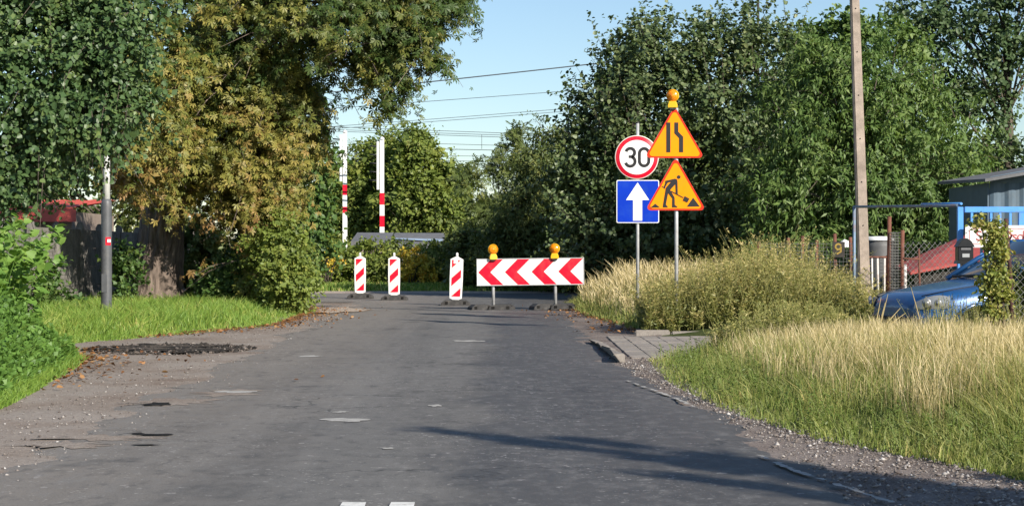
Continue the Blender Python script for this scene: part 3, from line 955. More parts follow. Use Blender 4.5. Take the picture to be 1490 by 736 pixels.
tree('acacia_tree', 'bright green rounded tree right of the raised crossing barriers', (X(630, 95), 95, 0), (X(625, 95), 95, 6), .2, .08,
     [E(615, 270, 95, 1.5, 1.6, 2.4, 90), E(645, 290, 95, 1.4, 1.6, 1.8, 75), E(640, 345, 95, 2.4, 1.6, 1.2, 60), E(607, 222, 95, .75, 1, .9, 30), E(590, 300, 95, 1.4, 1.6, 2.0, 50)],
     dict(shoots=7, length=.8, leaves=14, size=.2, templ='diamond', scatter=.12), M['leaf_far'], M['bark_thin'], 14, shell=.4, inner=dict(density=.4, size=.35), spikes=dict(density=.25, shoots=2, length=1.5, leaves=14, out=1.3))
tree('sumac_tree', 'feathery open tree with arching branches above the chevron board', (X(720, 66), 66, 0), (X(725, 66), 66, 3.4), .12, .05,
     [E(725, 310, 66, .8, 1.0, .7, 26), E(700, 345, 66, .7, 1.0, .4, 22), E(700, 255, 66, .7, .8, .12, 9), E(735, 235, 66, .5, .6, .3, 10), E(752, 215, 66, .16, .2, .75, 8), E(730, 350, 66, 1.4, 1.0, .9, 40)],
     dict(shoots=5, length=.8, leaves=7, size=.34, templ='pinnate', up=.1, out=.9, droop=.5, hang=.4, scatter=.05), M['leaf_dark'], M['bark_thin'], 22, shell=.3)
tree('willow_tree', 'dark green tree with hanging foliage left of the tall hazel', (X(800, 60), 60, 0), (X(800, 60), 60, 4.6), .16, .05,
     [E(795, 270, 60, 1.0, 1.2, 1.5, 75), E(800, 215, 60, .55, .7, .9, 26), E(770, 320, 60, 1.1, 1.2, 1.2, 60), E(820, 330, 60, 1.3, 1.3, 1.7, 75), E(740, 360, 60, 1.1, 1.1, 1.1, 50)],
     dict(shoots=7, length=.7, leaves=16, size=.18, templ='lance', up=-.1, out=.8, droop=.6, hang=.6, scatter=.08), M['leaf_dark'], M['bark_thin'], 14, shell=.4, inner=dict(density=.4, size=.22), spikes=dict(density=.3, shoots=2, length=1.2, leaves=16, up=.5, out=1.2))
shrub('dark_shrub', 'dark shrub directly behind the left half of the chevron board', [E(690, 380, 61, 1.0, .8, 1.1, 60), E(740, 390, 61, 1.0, .8, 1.0, 50)], M['leaf_dark'], .13, group='dark shrubs behind the barrier', templ='diamond', zmin=.1)
shrub('dark_shrub', 'dark shrub between the chevron board and the speed limit sign', [E(820, 385, 58, 1.1, .8, 1.1, 60), E(865, 390, 57, 1.0, .8, 1.1, 50)], M['leaf_dark'], .13, group='dark shrubs behind the barrier', templ='diamond', zmin=.1)

# ---- big trees on the right
tree('hazel_tree', 'tall dark hazel behind the road signs with leafy upright shoots', (X(1010, 52), 52, .1), (X(1000, 52), 52, 6.2), .2, .08,
     [E(1000, 215, 51, 2.9, 2.4, 3.5, 210), E(905, 250, 51, 1.5, 1.6, 2.7, 110), E(865, 320, 50.5, .9, 1.1, 1.6, 55), E(1085, 130, 51, 1.9, 1.8, 2.2, 110),
      E(935, 110, 51, 1.0, 1.2, 1.4, 50), E(875, 170, 51, .7, .9, .8, 22), E(1000, 385, 50, 2.6, 1.3, .7, 55), E(830, 260, 51, .5, .8, .5, 12), E(1090, 330, 50, 1.8, 1.4, 1.4, 70), E(920, 370, 50, 1.2, 1, .7, 35)],
     dict(shoots=5, length=.95, leaves=19, size=.12, templ='heart', up=.55, out=.9, droop=.15, hang=.35, scatter=.05, tone=.35),
     M['leaf_hazel'], M['bark_thin'], 24, shell=.45, inner=dict(density=.45, size=.24, shoots=4, leaves=8, length=.6, templ='diamond'), spikes=dict(density=.28, shoots=2, length=1.5, leaves=26, size=.12, scatter=.03, up=.8, out=1.5, droop=.1))
tree('walnut_tree', 'light green walnut with long leaves behind the concrete pole', (X(1270, 45), 45, .1), (X(1260, 45), 45, 5.2), .2, .08,
     [E(1225, 235, 44, 2.1, 1.8, 2.7, 165), E(1330, 255, 44, 1.7, 1.7, 2.3, 125), E(1185, 120, 44, 1.1, 1.2, 1.1, 50), E(1395, 305, 44, 1.2, 1.3, 1.7, 70), E(1280, 125, 44, 1.15, 1.2, 1.1, 50), E(1150, 300, 44, 1.0, 1.2, 1.6, 60), E(1240, 375, 43, 2.6, 1.2, .6, 60), E(1400, 380, 43, 1.6, 1.2, .6, 40)],
     dict(shoots=6, length=.75, leaves=18, size=.175, templ='lance', up=.05, out=.8, droop=.5, hang=.8, scatter=.05, tone=.5),
     M['leaf_walnut'], M['bark_thin'], 22, shell=.5, inner=dict(density=.55, size=.26, shoots=4, leaves=8, templ='lance', length=.5), spikes=dict(density=.25, shoots=2, length=1.1, leaves=16, scatter=.04, up=.3, out=1.4))
tree('ash_tree', 'airy tall tree at the upper right with sky showing through', (X(1475, 62), 62, .1), (X(1462, 62), 62, 9.6), .24, .1,
     [E(1410, 70, 62, 2.2, 2.2, 2.0, 60), E(1345, 40, 62, 1.2, 1.5, 1.2, 34), E(1470, 40, 62, 1.8, 2, 2.2, 44), E(1480, 220, 62, 1.3, 1.5, 1.4, 26), E(1420, 170, 62, 1.3, 1.5, 1.2, 30), E(1380, 140, 62, .9, 1.2, .8, 16), (X(1460, 62), 62, 11, 3, 3, 1.5, 30)],
     dict(shoots=6, length=.8, leaves=12, size=.19, templ='oval', up=.1, out=.7, droop=.35, hang=.4, scatter=.1, tone=.5), M['leaf_airy'], M['bark_thin'], 34, shell=.2, fork=.3)
tree('maple_tree', 'yellowish green treetop rising between the hazel and the concrete pole', (X(1190, 58), 58, .1), (X(1188, 58), 58, 6.5), .15, .05,
     [E(1185, 85, 58, .9, 1.0, 1.0, 46), E(1230, 60, 58, .9, 1.0, .9, 36), E(1190, 180, 58, 1.3, 1.2, 1.8, 50), E(1300, 100, 58, 1.2, 1.2, 1.5, 40)],
     dict(shoots=6, length=.6, leaves=12, size=.19, templ='oval', droop=.3), M['leaf_walnut'], M['bark_thin'], 12, shell=.4)
# trees out of view on the right whose shadow falls across the road in front
tree('young_poplar', 'slender young poplar on the right verge beside the camera', (7.9, 2.9, .1), (7.9, 2.9, 6.2), .09, .02,
     [(7.9, 2.9, 3.3, 1.15, 1.15, .7, 190), (7.9, 2.9, 4.3, .55, .55, .5, 120), (7.9, 2.9, 5.2, .15, .15, .7, 60), (7.9, 2.9, 6.2, .06, .06, .8, 34),
      (8.14, 3.1, 5.0, .1, .1, .9, 44), (8.18, 3.13, 6.0, .05, .05, .6, 20), (7.48, 2.53, 4.7, .08, .08, .9, 40), (8.55, 3.45, 4.2, .14, .14, .7, 22)],
     dict(shoots=5, length=.22, leaves=7, size=.1, templ='diamond', up=1.1, out=.4, droop=.1, scatter=.03), M['leaf_hazel'], M['bark_thin'], 16, shell=.2, flare=.4)

for k, (px, dd, zz, rr_, lab) in enumerate(((930, 78, 3.6, 3.6, 'dark tree far behind the hazel, left of the road signs'), (1080, 80, 3.8, 4.2, 'dark tree far behind the hazel, right of the road signs'), (1240, 76, 3.6, 4.0, 'dark tree far behind the walnut and the concrete pole'), (1390, 78, 3.2, 3.8, 'dark tree far behind the sheet metal shed'))):
    tree('background_tree', lab, (X(px, dd), dd, 0), (X(px, dd), dd, zz), .18, .06,
         [(X(px, dd), dd, zz, rr_, 1.6, zz - .2, 190)], dict(shoots=6, length=1.0, leaves=9, size=.42, templ='diamond', scatter=.15), M['leaf_dark'], M['bark_thin'], 10, group='dark trees far behind the right hand trees', shell=.2)

# distant wood behind everything
fw = [(x, 150 + 12 * math.sin(x), 2.6 + 1.2 * math.sin(x * .7), 4.5, 3, 3.2 + math.sin(x * 1.3), 26) for x in np.arange(-75, 96, 6.5)]
C, O = sample_ell(fw, 1, .5)
V, Fc, R = foliage(C, O, 6, 1.4, 9, .75, 'diamond', scatter=.25)
tag(np_mesh('distant_wood', V, Fc, M['leaf_dark'], R), 'distant band of dark green woodland closing the horizon', 'woodland', kind='stuff')


# ------------------------------------------------------------------ road works equipment
def stroke(pts, w):
    """thick polyline -> closed polygon"""
    pts = [Vector((p[0], p[1])) for p in pts]
    L, R_ = [], []
    for i, p in enumerate(pts):
        a = pts[max(0, i - 1)]; b = pts[min(len(pts) - 1, i + 1)]
        t = (b - a).normalized(); n = Vector((-t.y, t.x)) * w / 2
        L.append(p + n); R_.append(p - n)
    return [tuple(q) for q in R_] + [tuple(q) for q in reversed(L)]


def stroke_faces(mb, pts, w, y, closed=False, mi=0, o=(0, 0)):
    """flat ribbon facing -Y"""
    pts = [Vector((p[0] + o[0], p[1] + o[1])) for p in pts]
    n = len(pts); vv = []
    for i, p in enumerate(pts):
        a = pts[(i - 1) % n] if closed else pts[max(0, i - 1)]
        b = pts[(i + 1) % n] if closed else pts[min(n - 1, i + 1)]
        t = (b - a).normalized(); q = Vector((-t.y, t.x)) * w / 2
        vv += [(p.x + q.x, y, p.y + q.y), (p.x - q.x, y, p.y - q.y)]
    ff = [(2 * i, 2 * i + 1, (2 * i + 3) % (2 * n), (2 * i + 2) % (2 * n)) for i in range(n if closed else n - 1)]
    mb.add(vv, ff, mi)


def rounded_poly(corners, r, seg=6):
    out = []
    n = len(corners)
    for i in range(n):
        p = Vector(corners[i]); a = (Vector(corners[i - 1]) - p).normalized(); b = (Vector(corners[(i + 1) % n]) - p).normalized()
        ang = a.angle(b); dist = r / math.tan(ang / 2)
        c = p + (a + b).normalized() * (r / math.sin(ang / 2))
        s = p + a * dist - c; e = p + b * dist - c
        a0 = math.atan2(s.y, s.x); a1 = math.atan2(e.y, e.x)
        while a1 < a0 - PI: a1 += 2 * PI
        while a1 > a0 + PI: a1 -= 2 * PI
        for k in range(seg + 1):
            th = a0 + (a1 - a0) * k / seg
            out.append((c.x + r * math.cos(th), c.y + r * math.sin(th)))
    return out


def flat(poly, y, mb=None, o=(0, 0), mi=0):
    mb = mb or MB()
    mb.add([(p[0] + o[0], y, p[1] + o[1]) for p in poly], [tuple(range(len(poly)))], mi)
    return mb


def warning_lamp(parent, x, z, s=1.0, y=-.02, yaw=0.0):
    """yellow battery box with a round amber lens on top"""
    mb = MB()
    w0, w1, h = .105 * s, .075 * s, .15 * s
    M_ = Matrix.Rotation(yaw, 3, 'Z')
    pr = [(-w0, 0), (w0, 0), (w0, h * .45), (w1, h), (-w1, h), (-w0, h * .45)]
    q = MB(); q.prism(pr, -.055 * s, .055 * s)
    mb.add([M_ @ Vector(p) for p in q.v], q.f)
    body = mb.build('warning_lamp', M['lamp_body'], parent, (x, y, z), bevel=.008)
    lm = MB()
    R_ = .135 * s
    prof = [(0.001, -.075 * s), (R_ * .2, -.078 * s), (R_ * .24, -.07 * s), (R_ * .42, -.074 * s), (R_ * .46, -.064 * s), (R_ * .62, -.066 * s), (R_ * .66, -.056 * s), (R_ * .8, -.053 * s), (R_ * .84, -.042 * s), (R_ * .98, -.02 * s), (R_, 0), (R_ * .98, .02 * s), (R_ * .85, .045 * s), (R_ * .55, .068 * s), (0.001, .075 * s)]
    q = MB(); q.lathe(prof, n=24, axis='Y')
    lm.add([M_ @ Vector(p) for p in q.v], q.f, 0, True)
    ln = lm.build('lens', M['lens'], body, (0, 0, h + R_ * .93))
    rm = MB()
    q = MB(); q.lathe([(R_ * 1.0, -.03 * s), (R_ * 1.06, -.022 * s), (R_ * 1.06, .022 * s), (R_ * 1.0, .03 * s)], n=24, axis='Y')
    rm.add([M_ @ Vector(p) for p in q.v], q.f, 0, True)
    rm.build('lens_ring', M['lamp_body'], body, (0, 0, h + R_ * .93))
    bk = MB(); bk.box((0, 0, -.02 * s), (.13 * s, .08 * s, .04 * s)); bk.build('bracket', M['black_plastic'], body)
    return body


def rubber_foot(parent, x, y, z=0.0, lx=.78, ly=.4, h=.115, name='rubber_base', rz=0.0):
    mb = MB()
    pr = [(-lx / 2, 0), (lx / 2, 0), (lx / 2 - .02, h * .55), (lx / 2 - .11, h), (-lx / 2 + .11, h), (-lx / 2 + .02, h * .55)]
    mb.prism(pr, -ly / 2, ly / 2)
    for sx in (-1, 1):
        mb.box((sx * lx * .3, -ly / 2 - .004, h * .5), (.07, .012, h * .5), 1)
    o = mb.build(name, [M['rubber'], M['near_black']], parent, (x, y, z), bevel=.006)
    o.rotation_euler.z = rz
    return o


def beacon_post(px, base_y, top_y, lean, label, sticker=False):
    d = F * HC / (base_y - 368)
    s = (base_y - top_y) / F * d / 1.28
    root = empty('delineator_post', (X(px, d), d, .012), label, 'delineator', 'striped delineator posts across the closed lane')
    root.scale = (s, s, s)
    rubber_foot(root, 0.01, 0, 0, .72, .4, .13)
    A = Matrix.Rotation(lean, 4, 'Y')
    w, z0, z1 = .158, .13, 1.16
    outer = rounded_poly([(-w * .93, z0 + .04), (-.07, z0 + .005), (.07, z0 + .005), (w * .93, z0 + .04), (w, z0 + .5), (w * .97, z1 - .06), (.04, z1), (-.04, z1), (-w * .97, z1 - .06), (-w, z0 + .5)], .012, 3)
    mb = MB(); mb.prism(outer, -.035, .035)
    body = mb.build('plastic_body', M['white'], root, bevel=.006)
    kb = MB(); kb.tube([(0, 0, z1 - .03), (0, 0, z1 + .085), (0, 0, z1 + .1)], [.034, .03, .015], 10)
    kb.build('handle', M['white'], root)
    ix, iz0, iz1 = .112, .215, 1.085
    flat([(-ix, iz0), (ix, iz0), (ix, iz1), (-ix, iz1)], -.038).build('reflective_face', M['cream'], body)
    # red bands falling to the lower left
    def clip(poly):
        out = poly
        for (axis, lim, sg) in ((0, -ix, 1), (0, ix, -1), (1, iz0, 1), (1, iz1, -1)):
            new = []
            for i in range(len(out)):
                a, b = out[i - 1], out[i]
                ia, ib = sg * (a[axis] - lim) >= 0, sg * (b[axis] - lim) >= 0
                if ia != ib:
                    t = (lim - a[axis]) / (b[axis] - a[axis])
                    new.append((a[0] + t * (b[0] - a[0]), a[1] + t * (b[1] - a[1])))
                if ib: new.append(b)
            out = new
        return out
    slope = .21
    for zc in (.215, .655, 1.09):
        band = [(-.3, zc - .3 * slope / .224 - .09), (.3, zc + .3 * slope / .224 - .09), (.3, zc + .3 * slope / .224 + .1), (-.3, zc - .3 * slope / .224 + .1)]
        c = clip(band)
        if len(c) > 2: flat(c, -.0405).build('red_stripe', M['red'], body)
    if sticker:
        flat([(-.075, 1.0), (.03, 1.0), (.03, 1.085), (-.075, 1.085)], -.0425).build('white_sticker', M['white'], body)
    for o in root.children:
        if o.name.split('.')[0] != 'rubber_base':
            o.matrix_local = A @ o.matrix_local if o.parent == root else o.matrix_local
    return root


beacon_post(524, 434.5, 367, 0.0, 'farthest striped delineator post, leftmost of the three')
beacon_post(573.5, 437.5, 367, 0.0, 'middle striped delineator post of the three, upright')
beacon_post(662.5, 445, 367, 0.035, 'striped delineator post nearest the chevron board, leaning, with a white sticker', True)

# chevron board
d = 40.4
root = empty('chevron_barrier', (X(772.5, d), d, .012), 'wide red and white chevron board on two posts with amber lamps', 'barrier')
root.rotation_euler = (0, -.013, 0)
W, zb, zt = 2.42, Z(415.5, d), Z(376.5, d)
mb = MB(); mb.prism(rounded_poly([(-W / 2, zb), (W / 2, zb), (W / 2, zt), (-W / 2, zt)], .02, 3), -.02, .012)
board = mb.build('board', [M['white']], root)
bk = MB(); bk.box((0, .03, zb + .12), (W - .1, .03, .04)); bk.box((0, .03, zt - .12), (W - .1, .03, .04)); bk.build('back_rail', M['sign_back'], board)
fr = MB()
for zz in (zb + .006, zt - .006): fr.box((0, -.022, zz), (W + .01, .012, .018))
for xx in (-W / 2 + .004, W / 2 - .004): fr.box((xx, -.022, (zb + zt) / 2), (.014, .0118, zt - zb - .024))
fr.build('edge_frame', M['zinc'], board)
hz = zt - zb - .03
for k in range(4):
    x0 = -W / 2 + .03 + k * .603
    zm = (zb + zt) / 2
    a = .29
    poly = [(x0, zm), (x0 + a, zb + .015), (x0 + a + .275, zb + .015), (x0 + .275, zm), (x0 + a + .275, zt - .015), (x0 + a, zt - .015)]
    mb = MB()
    mb.add([(p[0], -.024, p[1]) for p in poly], [(0, 1, 2, 3), (0, 3, 4, 5)])
    mb.build('red_chevron', M['red'], board)
for px in (718, 808.5):
    x = X(px, d) - X(772.5, d)
    mb = MB(); mb.tube([(x, .05, .03), (x, .05, zt + .02)], .036, 12); mb.build('post', M['zinc'], root)
    rubber_foot(root, x + .16, .02, 0, .56, .42, .13)
    rubber_foot(root, x - .3, .12, 0, .52, .46, .14, rz=.25)
    rubber_foot(root, x + .2, .52, 0, .6, .4, .13)
warning_lamp(root, X(718.5, d) - X(772.5, d), zt - .015, .82, -.05, .35)
warning_lamp(root, X(808, d) - X(772.5, d), zt - .015, .82, -.05, -.2)

# speed limit + one way
d = 33.0
zg = float(H(X(928, d), d))
root = empty('sign_post', (X(928, d), d, zg), 'galvanised post with round 30 limit above a blue one way arrow', 'road sign', 'road sign posts on the right verge')
Zr = lambda py, dd=d: Z(py, dd) - zg
mb = MB(); mb.tube([(0.0, .04, -.1), (0.0, .04, Zr(179))], .03, 12); mb.build('post', M['zinc'], root)
cap = MB(); cap.lathe([(.036, 0), (.036, .02), (.001, .03)], (0.0, .04, Zr(179) - .003), 12); cap.build('post_cap', M['black_plastic'], root)
bsm = MB(); bsm.lathe([(.1, -.05), (.1, .12), (.06, .16), (.035, .17)], (0, .04, 0), 14); bsm.build('post_base', M['kerb'], root)
cx, cz = X(926.5, d) - X(928, d), Zr(229)
R_ = .403
mb = MB()
mb.lathe([(.001, .012), (R_ - .01, .012), (R_, .006), (R_, -.006), (R_ - .008, -.012), (.001, -.012)], (cx, 0, cz), 48, axis='Y')
sg = mb.build('speed_limit_sign', [M['red']], root)
fc = MB(); N = 48
fc.add([(cx, -.0165, cz)] + [(cx + .318 * math.cos(2 * PI * k / N), -.0165, cz + .318 * math.sin(2 * PI * k / N)) for k in range(N)], [(0, k + 1, (k + 1) % N + 1) for k in range(N)])
fc.build('white_disc', M['white'], sg)
rim = MB(); rim.lathe([(R_ - .012, -.0162), (R_ + .002, -.0158), (R_ + .002, .014)], (cx, 0, cz), 48, axis='Y'); rim.build('sign_rim', M['cream'], sg)
# digit three and zero as heavy strokes
arc = lambda ox, oz, rx, rz, a0, a1, n=18: [(ox + rx * math.cos(math.radians(a0 + (a1 - a0) * k / n)), oz + rz * math.sin(math.radians(a0 + (a1 - a0) * k / n))) for k in range(n + 1)]
mb = MB()
dx = cx - .115
stroke_faces(mb, arc(dx - .005, cz + .085, .08, .078, 165, -72) , .056, -.0195)
stroke_faces(mb, arc(dx - .005, cz - .078, .088, .088, 72, -165), .056, -.0195)
stroke_faces(mb, [(dx - .035, cz + .01), (dx + .02, cz + .01)], .05, -.0192)
mb.build('digit_three', M['black_film'], sg)
mb = MB()
zx = cx + .135
stroke_faces(mb, arc(zx, cz + .068, .087, .092, 0, 180) + arc(zx, cz - .068, .087, .092, 180, 360), .056, -.0195, True)
mb.build('digit_zero', M['black_film'], sg)
# blue arrow plate
x0, x1 = X(897, d) - X(928, d), X(959, d) - X(928, d)
z0, z1 = Zr(324.5), Zr(262)
mb = MB(); mb.prism(rounded_poly([(x0, z0), (x1, z0), (x1, z1), (x0, z1)], .03, 4), -.012, .012)
pl = mb.build('one_way_sign', M['white'], root)
flat(rounded_poly([(x0 + .016, z0 + .016), (x1 - .016, z0 + .016), (x1 - .016, z1 - .016), (x0 + .016, z1 - .016)], .022, 4), -.0155).build('blue_face', M['blue_film'], pl)
ax, s = (x0 + x1) / 2 - .004, .0028
az = z1
pol = [(-.085, -.75), (.085, -.75), (.085, -.37), (.215, -.37), (0, -.045), (-.215, -.37), (-.085, -.37)]
mb = MB(); mb.add([(ax + p[0], -.019, az + p[1]) for p in pol], [(0, 1, 2, 6), (6, 2, 3, 4, 5)])
mb.build('white_arrow', M['white'], pl)
for zz in (cz + .15, cz - .15, z0 + .15, z1 - .15):
    b = MB(); b.box((0, .02, zz), (.22, .022, .03)); b.build('clamp', M['sign_back'], root)

# warning triangles
d = 28.9
zg = float(H(X(984.5, d), d))
root = empty('sign_post', (X(984.5, d), d, zg), 'galvanised post with two orange triangles and an amber lamp on top', 'road sign', 'road sign posts on the right verge')
Zr = lambda py: Z(py, d) - zg
mb = MB(); mb.tube([(0, .04, -.1), (0, .04, Zr(157))], .032, 12); mb.build('post', M['zinc'], root)
tri_c = [(0, 0)]


def triangle(name, pxl, pxr, pyb, pyt, mats=None):
    x0, x1 = X(pxl, d) - X(984.5, d), X(pxr, d) - X(984.5, d)
    zb_, zt_ = Zr(pyb), Zr(pyt)
    mid = (x0 + x1) / 2
    w = x1 - x0
    h = zt_ - zb_
    grow = .06
    base = [(x0 - .028, zb_), (x1 + .028, zb_), (mid, zt_ + .05)]
    outp = rounded_poly(base, .05, 6)
    c = ((x0 + x1) / 2, zb_ + h * .33)
    ins = lambda q, k: [(c[0] + (p[0] - c[0]) * k, c[1] + (p[1] - c[1]) * k) for p in q]
    mb = MB(); mb.prism(outp, -.012, .012)
    t_ = mb.build(name, M['red_edge'], root)
    rim = MB()
    k1 = ins(outp, 1.012)
    n = len(outp)
    rim.add([(p[0], -.014, p[1]) for p in k1] + [(p[0], .014, p[1]) for p in k1], [(i, n + i, n + (i + 1) % n, (i + 1) % n)[::-1] for i in range(n)])
    rim.build('sign_rim', M['cream'], t_)
    flat(ins(outp, .905), -.0155).build('amber_face', M['amber_film'], t_)
    return t_, mid, zb_, w


t1, mid, zb_, w = triangle('road_narrows_sign', 940.5, 1022.5, 229.8, 159.5)
# crop scale 6.69 px per photo px, triangle foot at crop y 705
k = (1 / 6.69) / F * d
ox, oz = mid - 347 * k, zb_ + 705 * k
cv = lambda pts: [(ox + p[0] * k, oz - p[1] * k) for p in pts]
flat(cv([(266, 652), (306, 652), (306, 362), (266, 362)]), -.019).build('black_bar', M['black_film'], t1)
mb = MB()
q = cv([(390, 652), (430, 652), (430, 500), (383, 452), (383, 362), (344, 362), (344, 467), (390, 515)])
mb.add([(p[0], -.019, p[1]) for p in q], [(0, 1, 2, 7), (7, 2, 3, 6), (6, 3, 4, 5)])
mb.build('black_bent_bar', M['black_film'], t1)
t2, mid, zb_, w = triangle('road_works_sign', 941.5, 1024.5, 306, 233)
k = (1 / 8.18) / F * d
ox, oz = mid - 392 * k, zb_ + 662 * k
cv = lambda pts: [(ox + p[0] * k, oz - p[1] * k) for p in pts]
wk = MB()
for poly in ([(266, 345), (268, 312), (385, 286), (412, 298), (412, 330), (335, 326)],            # shoulders
             [(335, 326), (412, 330), (345, 400), (325, 425), (275, 405), (278, 392)],             # torso
             [(266, 345), (300, 330), (264, 398), (246, 392)],                                     # rear arm
             [(228, 374), (270, 398), (266, 408), (226, 382)],                                     # rear hand and shaft end
             [(388, 325), (414, 315), (418, 478), (392, 470)],                                     # front arm
             [(275, 402), (325, 420), (300, 470), (276, 595), (242, 600)],                         # rear leg
             [(240, 628), (242, 597), (276, 593), (300, 624), (298, 628)],                         # rear boot
             [(325, 418), (298, 420), (306, 462), (352, 522), (350, 600), (382, 600), (380, 510)], # front leg
             [(350, 628), (351, 598), (382, 598), (412, 620), (412, 628)],                         # front boot
             ):
    q = cv(poly); ar = sum(q[i - 1][0] * q[i][1] - q[i][0] * q[i - 1][1] for i in range(len(q)))
    flat(q if ar > 0 else q[::-1], -.019 - .0004 * len(wk.f), wk)
hc = cv([(428, 268)])[0]
flat([(hc[0] + 22 * k * math.cos(a * PI / 10), hc[1] + 22 * k * math.sin(a * PI / 10)) for a in range(20)], -.019, wk)
wk.build('digging_figure', M['black_film'], t2)
sh = MB()
flat(cv([(338, 430), (334, 438), (480, 517), (484, 508)]), -.0235, sh)
flat(cv([(476, 545), (531, 570), (556, 524), (500, 494)]), -.0238, sh)
sh.build('shovel', M['black_film'], t2)
flat(cv([(90, 632), (204, 630), (150, 583)]), -.019).build('small_heap', M['black_film'], t2)
flat(cv([(524, 620), (680, 618), (600, 512)]), -.019).build('large_heap', M['black_film'], t2)
warning_lamp(root, X(978.5, d) - X(984.5, d), Zr(157.5), .72, -.03, -.25)
for py in (175, 215, 255, 290):
    b = MB(); b.box((0, .02, Zr(py)), (.2, .022, .03)); b.build('clamp', M['sign_back'], root)

# ------------------------------------------------------------------ left side: lamp post, fence, slab, red shed
d = 33.0
bx = X(155, d); zg = float(H(bx, d))
root = empty('lamp_post', (bx, d, zg), 'grey sleeved street lamp post with white upper tube by the lawn', 'lamp post')
zs = Z(290, d) - zg
mb = MB(); mb.lathe([(.1, -.1), (.1, .02), (.098, zs - .12), (.097, zs - .06), (.075, zs), (.06, zs + .01)], n=20); mb.build('grey_sleeve', M['lamp_grey'], root)
mb = MB(); mb.tube([(0, 0, zs - .02), (0, 0, 3.4), (-.01, 0, 4.9)], [.068, .062, .055], 16); mb.build('white_tube', M['lamp_white'], root)
cp = MB(); cp.lathe([(.07, 0), (.085, .03), (.085, .09), (.05, .12), (.05, .17), (.001, .19)], (-.01, 0, 4.88), 14); cp.build('top_cap', M['lamp_white'], root)
cp = MB(); cp.lathe([(.075, -.06), (.09, -.03), (.09, .05), (.07, .08)], (0, 0, Z(183, d) - zg), 14); cp.build('collar', M['lamp_white'], root)
st = MB()
zst = Z(351, d) - zg
a0, a1 = math.radians(-88), math.radians(-30)
seg = 6
for k in range(seg):
    u, v = a0 + (a1 - a0) * k / seg, a0 + (a1 - a0) * (k + 1) / seg
    r = .1012
    for (za, zb2, mi) in ((zst - .075, zst - .02, 0), (zst - .02, zst + .035, 1 if k > 1 else 0), (zst + .035, zst + .075, 0)):
        st.add([(r * math.cos(u), r * math.sin(u), za), (r * math.cos(v), r * math.sin(v), za), (r * math.cos(v), r * math.sin(v), zb2), (r * math.cos(u), r * math.sin(u), zb2)], [(0, 1, 2, 3)], mi)
st.build('sticker', [M['red'], M['white']], root)
dr = MB(); dr.box((-.02, -.101, .62), (.1, .012, .34)); dr.build('service_door', M['lamp_grey'], root, bevel=.004)

# concrete panel fence running back along the road
FX = -9.75
root = empty('concrete_fence', (FX, 28, .1), 'grey concrete panel fence with posts behind the lamp post', 'fence')
post_me = None; plank_me = None
y = 0.0
for k in range(15):
    if post_me is None:
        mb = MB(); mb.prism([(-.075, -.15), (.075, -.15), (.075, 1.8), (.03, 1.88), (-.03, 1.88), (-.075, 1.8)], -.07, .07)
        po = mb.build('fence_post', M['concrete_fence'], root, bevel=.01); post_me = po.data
    else:
        po = bpy.data.objects.new('fence_post', post_me); col.objects.link(po); po.parent = root
    po.location = (random.uniform(-.02, .02), k * 2.05, random.uniform(-.03, .02)); po.rotation_euler = (random.uniform(-.01, .01), random.uniform(-.012, .012), 0)
    for j in range(4):
        if plank_me is None:
            mb = MB()
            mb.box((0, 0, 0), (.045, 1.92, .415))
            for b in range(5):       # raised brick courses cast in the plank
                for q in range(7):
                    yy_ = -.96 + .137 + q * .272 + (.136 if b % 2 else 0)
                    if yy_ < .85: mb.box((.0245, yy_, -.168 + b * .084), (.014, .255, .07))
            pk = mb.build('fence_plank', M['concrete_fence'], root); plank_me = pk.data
        else:
            pk = bpy.data.objects.new('fence_plank', plank_me); col.objects.link(pk); pk.parent = root
        pk.location = (0, k * 2.05 + 1.025, .26 + j * .42)

d = 36.5
sb = MB(); sb.box((0, 0, .05), (1.0, .8, .1)); tag(sb.build('concrete_slab', M['kerb'], None, (X(128, d), d, float(H(X(128, d), d)) + .0), bevel=.012), 'flat concrete slab lying in the grass left of the lamp post', 'slab')

root = empty('red_shed', (-14.2, 50, .1), 'red sheet metal shed roof showing above the concrete fence', 'shed')
mb = MB(); mb.box((0, 0, 1.15), (5.0, 5.0, 2.3)); mb.build('wall', M['plaster'], root)
mb = MB()
N = 48
pv = []
for i in range(N + 1):
    x = -2.7 + 5.4 * i / N
    z = .02 * (1 if (i % 4 < 2) else 0)
    pv += [(x, -2.85, 2.4 + z), (x, 2.7, 2.75 + z), (x, -2.85, 2.37 + z), (x, 2.7, 2.72 + z)]
ff = []
for i in range(N):
    a, b = 4 * i, 4 * i + 4
    ff += [(a, b, b + 1, a + 1), (a + 2, a + 3, b + 3, b + 2), (a, a + 2, b + 2, b)]
mb.add(pv, ff); mb.build('roof', M['red_wall'], root)
mb = MB(); mb.box((0, -2.87, 2.2), (5.4, .04, .36)); mb.build('fascia', M['red_wall'], root)

